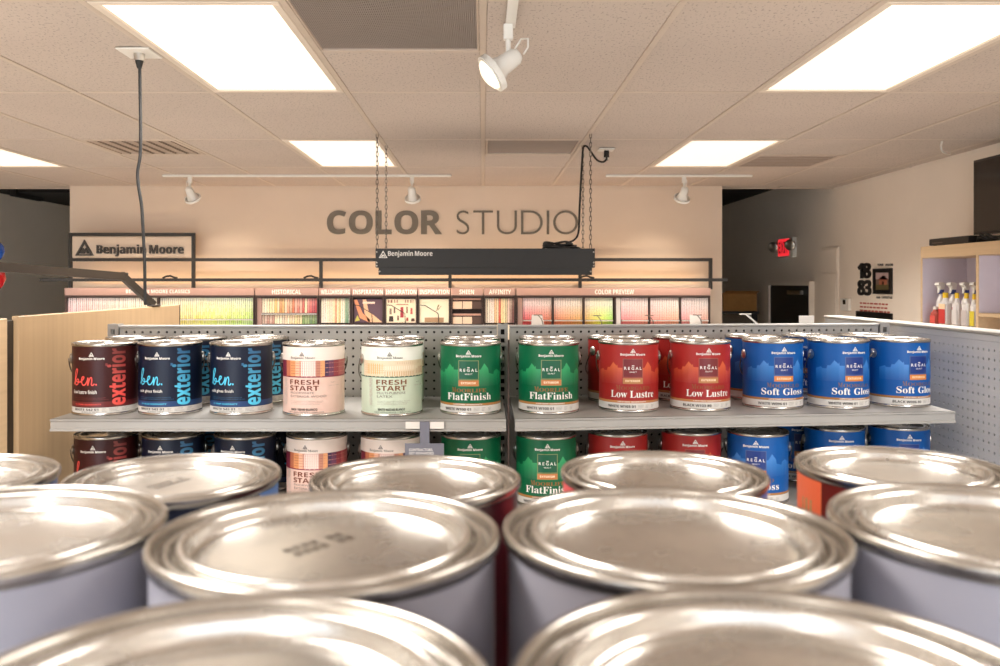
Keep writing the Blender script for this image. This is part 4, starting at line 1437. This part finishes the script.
def wrect(mb, xa, xb, va, vb, d=.0009, col=None, n=None):
    ua, ub = X2U(xa), X2U(xb)
    n = n or max(1, int((ub - ua) / .006))
    vs, fs = [], []
    for i in range(n + 1):
        u = ua + (ub - ua) * i / n
        vs += [wrap(u, va / 1000, d), wrap(u, vb / 1000, d)]
    for i in range(n):
        fs.append((2 * i, 2 * i + 2, 2 * i + 3, 2 * i + 1))
    mb.add(vs, fs, col)


def wstrip(mb, xs, tops, vb, d=.0007, col=None, rows=3):
    """silhouette: column heights over a base line"""
    for i in range(len(xs) - 1):
        u0, u1 = X2U(xs[i]), X2U(xs[i + 1])
        for k in range(rows):
            a0 = vb + (tops[i] - vb) * k / rows; a1 = vb + (tops[i] - vb) * (k + 1) / rows
            b0 = vb + (tops[i + 1] - vb) * k / rows; b1 = vb + (tops[i + 1] - vb) * (k + 1) / rows
            mb.add([wrap(u0, a0 / 1000, d), wrap(u1, b0 / 1000, d), wrap(u1, b1 / 1000, d), wrap(u0, a1 / 1000, d)], [(0, 1, 2, 3)], col)


def wlogo(mb, xa, xb, va, vb, d=.0014, col=None):
    ua, ub = X2U(xa), X2U(xb)
    for pg in LOGO():
        mb.add([wrap(ua + u * (ub - ua), (va + v * (vb - va)) / 1000, d) for u, v in pg], [tuple(range(len(pg)))], col)


def wpoly(mb, pts, wd, d=.0014, col=None):
    """ribbon along a stroke given in (x share, v mm)"""
    q = [Vector((X2U(x), v / 1000)) for x, v in pts]
    for i in range(len(q) - 1):
        dv = (q[i + 1] - q[i])
        if dv.length < 1e-6: continue
        nrm = Vector((-dv.y, dv.x)).normalized() * wd / 2
        e = dv.normalized() * wd * .25
        c = [q[i] - e + nrm, q[i] - e - nrm, q[i + 1] + e - nrm, q[i + 1] + e + nrm]
        mb.add([wrap(p.x, p.y, d + .00002 * (i % 5)) for p in c], [(0, 1, 2, 3)], col)


_common = {}


def can_base(t, seg=40, bail=True):
    k = (seg, bail)
    if k not in _common:
        parts = []
        mb = MB().lathe([(0, .004), (.074, .004), (.078, .0), (.0835, .0005), (.0842, .003), (.0835, .006), (R - .0003, .0075), (R - .0003, .184), (.0835, .1850)], seg)
        parts.append(mb.build('body', 'can_tin', t, angle=35))
        prof = [(.0835, .1840), (.0848, .1856), (.0853, .1884), (.0848, .1910), (.0835, .1922), (.0819, .1916), (.0810, .1894), (.0806, .1862), (.0798, .1850), (.0784, .1852), (.0774, .1868), (.0766, .1886), (.0754, .1892), (.0743, .1884), (.0736, .1860), (.0728, .1838), (.0716, .1836)]
        parts.append(MB().lathe(prof, seg).build('rim', 'rim_tin', t, smooth=True))
        prof = [(.0715, .1838), (.0712, .1880), (.0704, .1906), (.0690, .1914), (.0675, .1906), (.0666, .1880), (.0660, .1846), (.0650, .1826), (.0632, .1820), (.0612, .1822), (.0604, .1832), (.0592, .1836), (.0540, .1837), (.03, .1838), (0, .1838)]
        parts.append(MB().lathe(prof, seg).build('lid', 'lid_tin', t, smooth=True))
        if bail:
            for s in (-1, 1):
                o = MB().lathe([(.013, .0), (.0135, .0025), (.010, .0050), (.005, .0060), (0, .0062)], 16, (s * (R + .0006), 0, .150), (s, 0, 0)).build('ear', 'steel', t, angle=50)
                parts.append(o)
            pts = []
            for i in range(25):
                a = PI * i / 24
                pts.append(((R + .0075) * math.cos(a), (R + .0075) * math.sin(a), .150 - .088 * math.sin(a) ** .8 if 0 < i < 24 else .150))
            parts.append(MB().tube(pts, .0018, 6).build('bail_handle', 'dark_steel', t, smooth=True))
        _common[k] = parts
    else:
        for p in _common[k]:
            o = link(p.name.split('.')[0], p.data, t)


def shell(t, m, va=8, vb=184, seg=40, name='label'):
    return MB().lathe([(R + .0001, va / 1000), (R + .0001, vb / 1000)], seg).build(name, m, t, smooth=True)


def part(mb, name, m, parent):
    if mb.v: return mb.build(name, m, parent)


def regal(t, m, art, code, title, sub, pal):
    """pal: house light, house dark, square, border, box, box text, stripe, sub colour"""
    can_base(t)
    lb = shell(t, m)
    MB().lathe([(R + .0005, .008), (R + .0005, .026)], 40).build('code_band', 'paper_white', lb, smooth=True)
    MB().lathe([(R + .0006, .0265), (R + .0006, .0325)], 40, col=pal[6]).build('warranty_stripe', 'print_gloss', lb, smooth=True)
    xs = [-.97, -.90, -.88, -.80, -.78, -.72, -.62, -.52, -.50, -.48, -.36, .34, .38, .50, .62, .64, .78, .80, .88, .97]
    tp = [112, 118, 113, 113, 122, 122, 137, 127, 131, 122, 122, 122, 122, 139, 124, 112, 108, 116, 121, 112]

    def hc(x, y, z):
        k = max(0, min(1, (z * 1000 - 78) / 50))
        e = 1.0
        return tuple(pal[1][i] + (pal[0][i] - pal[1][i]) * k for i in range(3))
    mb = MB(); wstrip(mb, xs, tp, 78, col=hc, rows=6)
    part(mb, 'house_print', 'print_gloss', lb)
    mb = MB(); wrect(mb, -.325, .325, 96, 147, .0009, pal[3]); wrect(mb, -.305, .305, 97.5, 145.5, .0011, pal[2])
    part(mb, 'square_print', 'print_gloss', lb)
    mb = MB(); wrect(mb, -.335, .335, 78, 95, .0009, pal[3]); wrect(mb, -.32, .32, 79, 94, .0011, pal[4])
    part(mb, 'box_print', 'print_gloss', lb)
    mb = MB()
    wtext(mb, 'R E G A L', -.28, .28, 117, 125, '', off=.012)
    wtext(mb, 'SELECT', -.12, .12, 109, 112.5, '')
    wrect(mb, -.04, .04, 127, 129, .0014)
    part(mb, 'square_lettering', 'text_white', lb)
    mb = MB(); wlogo(mb, -.09, .09, 163, 175); part(mb, 'triangle_mark', 'text_white', lb)
    mb = MB(); wtext(mb, 'Benjamin Moore', -.40, .40, 153.5, 162, 'b', off=.005); part(mb, 'brand_lettering', 'text_white', lb)
    mb = MB(); wtext(mb, title, -.68, .70, 41, 60, 's'); part(mb, 'title_lettering', 'text_white', lb)
    mb = MB(); wtext(mb, 'LIFETIME WARRANTY', -.48, .44, 28.2, 31.2, 'b'); part(mb, 'warranty_lettering', 'text_white', lb)
    mb = MB(); wtext(mb, sub[0], -.53, -.53 + .13, 62, 75, 's', col=pal[7]); wtext(mb, sub[1:], -.38, .55, 62, 72, 's', col=pal[7])
    part(mb, 'brown_lettering', 'print_gloss', lb)
    mb = MB(); wtext(mb, 'EXTERIOR', -.24, .24, 84, 89.5, 'b', col=pal[5])
    part(mb, 'box_lettering', 'print_gloss', lb)
    mb = MB(); wtext(mb, code, -.76, .08, 13.5, 20.5, 'b')
    for k, (a, b) in enumerate(((.16, .36), (.42, .56), (.62, .78))):
        for v in (13, 16.5, 20):
            wrect(mb, a, b - .03 * (k + v % 2), v, v + .5, .0009)
    part(mb, 'code_lettering', 'text_black', lb)


def ben(t, m, accent, dim, band, code, finish):
    can_base(t)
    lb = shell(t, m)
    MB().lathe([(R + .0005, .008), (R + .0005, .0225)], 40).build('code_band', 'paper_white', lb, smooth=True)
    MB().lathe([(R + .0004, .0235), (R + .0004, .038)], 40, col=band).build('color_band', 'print_gloss', lb, smooth=True)
    mb = MB()
    wlogo(mb, -.48, -.33, 158, 170); part(mb, 'triangle_mark', 'text_white', lb)
    mb = MB(); wtext(mb, 'Benjamin Moore', -.76, -.02, 147.5, 156, 'b', off=.005); part(mb, 'brand_lettering', 'text_white', lb)
    mb = MB(); wtext(mb, finish, -.90, -.25, 59, 69.5, '', off=.004); part(mb, 'finish_lettering', 'text_white', lb)

    def fade(x, y, z):
        k = max(0, min(1, (z * 1000 - 60) / 110))
        return tuple(accent[i] + (dim[i] - accent[i]) * k for i in range(3))
    mb = MB(); wtext(mb, 'exterior', .05, .60, 27, 179, 'b', off=.015, col=fade, turn=True, res=4)
    part(mb, 'exterior_lettering', 'print_gloss', lb)
    mb = MB(); wrect(mb, .0, .07, 133, 140, .0014, dim); part(mb, 'small_square', 'print_gloss', lb)
    mb = MB()
    B = [(-.90, 84), (-.86, 96), (-.82, 112), (-.80, 122), (-.83, 124), (-.86, 112), (-.87, 90), (-.84, 82), (-.79, 86), (-.77, 94), (-.80, 98), (-.84, 92), (-.76, 90), (-.70, 92), (-.63, 99), (-.62, 104), (-.66, 104), (-.69, 94), (-.66, 84), (-.60, 83), (-.53, 92), (-.50, 102), (-.51, 82), (-.46, 98), (-.41, 103), (-.39, 96), (-.40, 84), (-.36, 82), (-.32, 86)]
    q = smooth([Vector((x, v, 0)) for x, v in B], 4)
    wpoly(mb, [(p.x, p.y) for p in q], .0030, .0014, accent)
    wrect(mb, -.285, -.245, 81.5, 86, .0014, accent)
    part(mb, 'script_lettering', 'print_gloss', lb)
    mb = MB()
    wtext(mb, '100% ACRYLIC LOW ODOR', -.88, .02, 47, 49.5, '', col=dim)
    wtext(mb, 'MILDEW RESISTANT COATING', -.88, .10, 42.5, 45, '', col=dim)
    wtext(mb, '15 YEAR WARRANTY', -.86, -.12, 29, 33, 'b', col=accent)
    part(mb, 'small_lettering', 'print_gloss', lb)
    mb = MB(); wtext(mb, code, -.88, -.20, 14.5, 20.5, 'b')
    wtext(mb, 'BLANCO 543 01', -.68, -.2, 10, 12.5, '')
    for k, (a, b) in enumerate(((-.1, .06), (.12, .42), (.5, .7))):
        for v in (12, 15.5, 19):
            wrect(mb, a, b - .04 * (v % 2), v, v + .5, .0009)
    part(mb, 'code_lettering', 'text_black', lb)


def primer(t, m, top, blocks, line, word, sub1, sub2, code):
    can_base(t)
    lb = shell(t, m)
    MB().lathe([(R + .0004, .148), (R + .0004, .1835)], 40, col=top).build('top_band', 'print_gloss', lb, smooth=True)
    mb = MB()
    for a, b, va, vb, col in blocks: wrect(mb, a, b, va, vb, .0006, col)
    part(mb, 'picture_print', 'print_gloss', lb)
    MB().lathe([(R + .0008, .1035), (R + .0008, .1065)], 40, col=line).build('picture_line', 'print_gloss', lb, smooth=True)
    mb = MB(); wtext(mb, 'FRESH', -.74, .16, 85, 98, 'b', col=word); wtext(mb, 'START', -.74, .15, 69, 82, 'b', col=word)
    part(mb, 'title_lettering', 'print_gloss', lb)
    g = (120, 112, 106)
    mb = MB(); wlogo(mb, -.455, -.30, 160, 171, col=(90, 84, 80)); wtext(mb, 'Benjamin Moore', -.72, .03, 151, 159, 's', col=g)
    part(mb, 'brand_lettering', 'print_gloss', lb); mb = MB()
    wtext(mb, sub1, -.72, .12 if len(sub1) > 10 else .0, 60, 66, '', col=g)
    wtext(mb, sub2, -.72, -.72 + .085 * len(sub2), 51, 57, '', col=g)
    part(mb, 'product_lettering', 'print_gloss', lb); mb = MB()
    for k, v in enumerate((40, 36, 32)):
        wtext(mb, 'STAIN BLOCKING PRIMER SEALER'[k:], -.72, .30 - .06 * k, v, v + 1.8, '', col=(170, 160, 152))
    part(mb, 'small_lettering', 'print_gloss', lb); mb = MB()
    wtext(mb, 'HIGH HIDING PRIMER', -.90, -.83, 30, 102, '', col=(196, 182, 172), turn=True)
    part(mb, 'upright_lettering', 'print_gloss', lb); mb = MB()
    wtext(mb, 'WOOD', .52, .66, 88, 90.5, '', col=g); wtext(mb, 'SIDING TRIM', .46, .78, 80, 82, '', col=(180, 160, 150))
    part(mb, 'side_lettering', 'print_gloss', lb)
    mb = MB(); wtext(mb, code, -.70, .10, 16, 22.5, 'b'); wtext(mb, 'NET CONTENTS 1 GALLON', -.78, .30, 10.5, 13.5, '')
    part(mb, 'code_lettering', 'text_black', lb)


PG = ((44, 158, 98), (0, 96, 60), (0, 84, 56), (130, 140, 90), (190, 120, 66), (250, 236, 210), (176, 120, 60), (150, 96, 40))
PR_ = ((206, 96, 56), (158, 36, 33), (112, 26, 32), (150, 80, 66), (178, 120, 70), (246, 226, 190), (190, 130, 76), (140, 74, 30))
PB = ((64, 128, 200), (6, 82, 156), (10, 46, 120), (70, 90, 140), (206, 126, 60), (250, 226, 190), (170, 116, 60), (120, 92, 84))
PINKB = [(-.99, -.86, 105, 148, (120, 40, 60)), (-.86, -.74, 105, 148, (190, 110, 80)), (-.74, -.58, 105, 148, (222, 150, 100)), (-.58, -.46, 105, 148, (236, 180, 150)), (-.46, -.38, 105, 148, (206, 150, 130)), (-.38, .06, 105, 148, (216, 180, 172)), (.06, .2, 105, 148, (190, 130, 110)), (.2, .34, 105, 148, (226, 160, 110)), (.34, .46, 105, 148, (70, 44, 80)), (.46, .62, 105, 148, (110, 60, 90)), (.62, .78, 105, 148, (150, 60, 70)), (.78, .99, 105, 148, (176, 90, 90))]
for k in range(7): PINKB.append((-.40 + k * .065, -.37 + k * .065, 108, 146, (246, 226, 214)))
for v in (113, 120, 127, 134, 141): PINKB.append((-.72, .3, v, v + .9, (150, 80, 70)))
for v in (116, 128, 140): PINKB.append((.36, .98, v, v + 1.2, (214, 150, 130)))
MINTB = [(-.99, .99, 105, 148, (226, 206, 176)), (-.95, -.52, 112, 140, (220, 176, 110)), (-.52, .45, 107, 120, (206, 170, 130)), (-.55, .58, 124, 134, (236, 222, 200)), (-.2, .7, 138, 145, (214, 190, 160)), (.52, .84, 112, 130, (186, 110, 70)), (-.6, -.3, 106, 112, (190, 200, 160))]
for v in (116, 122, 128, 134): MINTB.append((-.98, -.5, v, v + .8, (180, 130, 70)))
ACC_B, DIM_B = (84, 200, 236), (40, 96, 136)
ACC_R, DIM_R = (236, 84, 76), (120, 48, 46)

DESIGN = {
    'maroon': lambda t: ben(t, 'label_maroon', ACC_R, DIM_R, (104, 32, 32), 'WHITE 542 01', 'low lustre finish'),
    'navy': lambda t: ben(t, 'label_navy', ACC_B, DIM_B, (30, 62, 110), 'WHITE 543 01', 'soft gloss finish'),
    'pink': lambda t: primer(t, 'label_pink', (242, 226, 216), PINKB, (130, 30, 60), (120, 60, 40), 'MOORWHITE', 'EXTERIOR WOOD', 'BASE 100/00 BLANCO'),
    'mint': lambda t: primer(t, 'label_mint', (236, 238, 228), MINTB, (40, 90, 70), (130, 86, 56), 'MULTI-PURPOSE', 'LATEX', 'WHITE N023-00 BLANCO'),
    'green': lambda t: regal(t, 'label_green', None, 'WHITE W100 01', 'FlatFinish', 'MOORLIFE', PG),
    'red': lambda t: regal(t, 'label_red', None, 'WHITE W103 01', 'Low Lustre', 'MOORGARD', PR_),
    'redblack': lambda t: regal(t, 'label_red', None, 'BLACK W103 80', 'Low Lustre', 'MOORGARD', PR_),
    'blue': lambda t: regal(t, 'label_blue', None, 'WHITE W096 01', 'Soft Gloss', 'MOORGLO', PB),
    'blueblack': lambda t: regal(t, 'label_blue', None, 'BLACK W096 80', 'Soft Gloss', 'MOORGLO', PB),
}
PROTO = {}


def can(design, label, px, Y, z, off=0.0, group=None, X=None, wob=0.0):
    if design not in PROTO:
        t = thing('paint_can', label, 'paint can')
        DESIGN[design](t)
        PROTO[design] = t
    else:
        t = copy_tree(PROTO[design])
        t['label'] = label
    x = (px - VX) / FPX * Y if X is None else X
    t.location = (x, Y, z + .0004)
    t.rotation_euler = (0, 0, math.asin(off) - math.atan2(x, Y) + wob)
    t['group'] = group
    return t


G1 = 'paint cans on the upper shelf'
TOP = [('maroon', 105.3, 2.335, .0, 'maroon exterior paint can at the front of the upper shelf, nearest the plywood panel'),
       ('navy', 170.5, 2.345, .0, 'navy exterior paint can between the maroon can and another navy can, upper shelf front'),
       ('navy', 241.5, 2.345, .0, 'navy exterior paint can next to the pink primer can, upper shelf front'),
       ('pink', 314, 2.325, .0, 'pink primer can with a red siding picture on the upper shelf'),
       ('mint', 392, 2.325, .31, 'pale green primer can with a beige picture at the front of the upper shelf'),
       ('green', 470.5, 2.345, -.064, 'green flat finish can next to the pale green primer, upper shelf front'),
       ('green', 548.5, 2.36, .093, 'green flat finish can across the bay joint next to red, upper shelf front'),
       ('red', 628.5, 2.396, .147, 'red low lustre can marked white next to green, upper shelf front'),
       ('redblack', 700, 2.414, .286, 'red low lustre can marked black next to blue, upper shelf front'),
       ('blue', 772.5, 2.45, .375, 'blue soft gloss can next to the red cans, upper shelf front'),
       ('blue', 838, 2.455, .53, 'middle one of the three front blue cans on the upper shelf'),
       ('blueblack', 898.5, 2.489, .63, 'blue soft gloss can marked black next to the pegboard wing, upper shelf front')]
for d, px, Y, off, lab in TOP: can(d, lab, px, Y, ZS1, off, G1)
BACK = [('maroon', 136, 2.555, .1, 'maroon can half hidden behind the front maroon can, upper shelf'),
        ('navy', 198, 2.555, -.25, 'navy can peeking between the two front navy cans, upper shelf'),
        ('navy', 260, 2.558, .15, 'navy can behind the front navy can nearest the pink primer, upper shelf'),
        ('mint', 396, 2.54, .3, 'primer can hidden behind the pale green primer can, upper shelf'),
        ('green', 472.5, 2.555, .1, 'green can hidden behind the flat finish can by the pale green primer, upper shelf'),
        ('green', 547, 2.565, .0, 'green can hidden behind the flat finish can across the bay joint, upper shelf'),
        ('red', 615.5, 2.585, .6, 'red can behind the front red can marked white, upper shelf'),
        ('redblack', 680.5, 2.60, .1, 'red can peeking between the two front red cans, upper shelf'),
        ('blue', 753, 2.638, .6, 'blue can behind the blue can next to the red cans, upper shelf'),
        ('blue', 809.5, 2.665, .1, 'blue can peeking between the first two front blue cans, upper shelf'),
        ('blue', 866, 2.675, .2, 'blue can behind the front blue cans nearest the wing, upper shelf')]
for d, px, Y, off, lab in BACK: can(d, lab, px, Y, ZS1, off, G1)
G2 = 'paint cans on the lower shelf'
LOW = [('maroon', 106.6, 2.36, .0, 'maroon exterior paint can on the lower shelf'),
       ('navy', 173.5, 2.36, .0, 'navy can beside the maroon can on the lower shelf'),
       ('navy', 245.6, 2.36, .0, 'navy can beside the pink primer on the lower shelf'),
       ('pink', 317, 2.36, .0, 'pink primer can beside the navy can on the lower shelf'),
       ('pink', 391, 2.36, .05, 'pink primer can behind the small grey sign on the lower shelf'),
       ('green', 471, 2.36, -.03, 'green can beside the small grey sign on the lower shelf'),
       ('green', 546, 2.36, .05, 'green flat finish can across the bay joint on the lower shelf'),
       ('red', 617.6, 2.40, .17, 'red can beside the green can on the lower shelf'),
       ('red', 691, 2.42, .14, 'red can beside the blue can on the lower shelf'),
       ('blue', 757.5, 2.40, -.05, 'blue can next to the red cans on the lower shelf'),
       ('blue', 834, 2.48, .25, 'middle blue can of the three on the lower shelf'),
       ('blue', 898.5, 2.50, .35, 'blue can next to the wing on the lower shelf')]
for d, px, Y, off, lab in LOW: can(d, lab, px, Y, ZS2, off, G2)
for d, px, Y, off, lab in (('navy', 209, 2.565, -.4, 'navy can seen in the gap between the navy cans on the lower shelf'), ('navy', 281, 2.565, .0, 'navy can seen beside the pink primer, set back on the lower shelf'), ('blue', 795, 2.665, .3, 'blue can set back between two blue cans on the lower shelf')):
    can(d, lab, px, Y, ZS2, off, G2)


# foreground cans
def stamp(t, a0, n=2):
    """inked date code on the lid"""
    mb = MB()
    for r_ in range(n):
        for k in range(7):
            if random.random() < .25: continue
            x = -.018 + k * .0055; y = r_ * .008
            q = Matrix.Rotation(a0, 3, 'Z')
            pts = [Vector((x, y, 0)), Vector((x + .0036, y, 0)), Vector((x + .0036, y + .0052, 0)), Vector((x, y + .0052, 0))]
            mb.add([q @ p + Vector((0, 0, .1840)) for p in pts], [(0, 1, 2, 3)])
    mb.build('ink_stamp', 'dark_steel', t)


def plain(t, m, seg=96):
    can_base(t, seg, False)
    return shell(t, m, 8, 183, seg)


mat('label_wine', (50, 8, 18), 0.3, var=0.05, coat=0.2)
mat('label_brick', (96, 30, 26), 0.3, var=0.05, coat=0.2)
mat('label_cobalt', (40, 84, 150), 0.3, var=0.05, coat=0.2)
G3 = 'paint cans close to the camera'
for lab, x, y in (('plain grey can nearest the camera, at the plywood side of the picture', -.080, .250), ('plain grey can nearest the camera, at the television side of the picture', .0935, .258)):
    t = thing('paint_can', lab, 'paint can', (x, y, ZA + .0004), 0, G3); plain(t, 'lavender_label')
for lab, x, y, a in (('plain grey can in the second row, cut by the picture edge at the plywood side', -.250, .430, None), ('plain grey can with a scuffed lid in the second row, under the hanging sign', -.0768, .420, .9),
                     ('plain grey can in the second row below the red cans', .0950, .4275, None), ('plain grey can in the second row, cut by the picture edge at the wing side', .268, .436, None)):
    t = thing('paint_can', lab, 'paint can', (x, y, ZA + .0004), 0, G3); plain(t, 'lavender_label')
    if a is not None: stamp(t, a)


def info_label(lb, blocks, lines):
    mb = MB()
    for a, b, va, vb, col in blocks: wrect(mb, a, b, va, vb, .0006, col)
    part(mb, 'color_panel', 'print_gloss', lb)
    if lines:
        mb = MB()
        for k in range(8):
            wrect(mb, lines[0], lines[1] - .1 * random.random(), 168 - k * 5, 169.4 - k * 5, .0009)
        part(mb, 'lettering_lines', 'text_white', lb)


for lab, x, y, m, blocks, lines, a in (
        ('blue labelled can in the third row, cut by the picture edge at the plywood side', -.440, .695, 'label_cobalt', (), None, None),
        ('navy labelled can with a stamped lid in the third row', -.253, .697, 'label_navy', ((.55, .75, 120, 176, (150, 40, 50)), (.76, .98, 8, 183, (90, 130, 190)), (-.3, .3, 150, 172, (30, 60, 120))), None, .8),
        ('wine red labelled can in the third row, before the grey shelf sign', -.0545, .69, 'label_wine', (), None, None),
        ('can with a brownish lid in the third row before the red cans', .1505, .711, 'label_wine', ((-.99, -.8, 8, 183, (206, 80, 84)), (.8, .99, 8, 183, (60, 90, 150))), None, None),
        ('brick red labelled can with an orange panel, nearest the pegboard wing', .359, .733, 'label_brick', ((-.98, -.70, 8, 183, (214, 96, 60)), (-.9, -.75, 90, 165, (120, 140, 90))), (-.60, .1), None)):
    t = thing('paint_can', lab, 'paint can', (x, y, ZC + .0004), -math.atan2(x, y), G3)
    lb = plain(t, m)
    info_label(lb, blocks, lines)
    if a is not None: stamp(t, a)
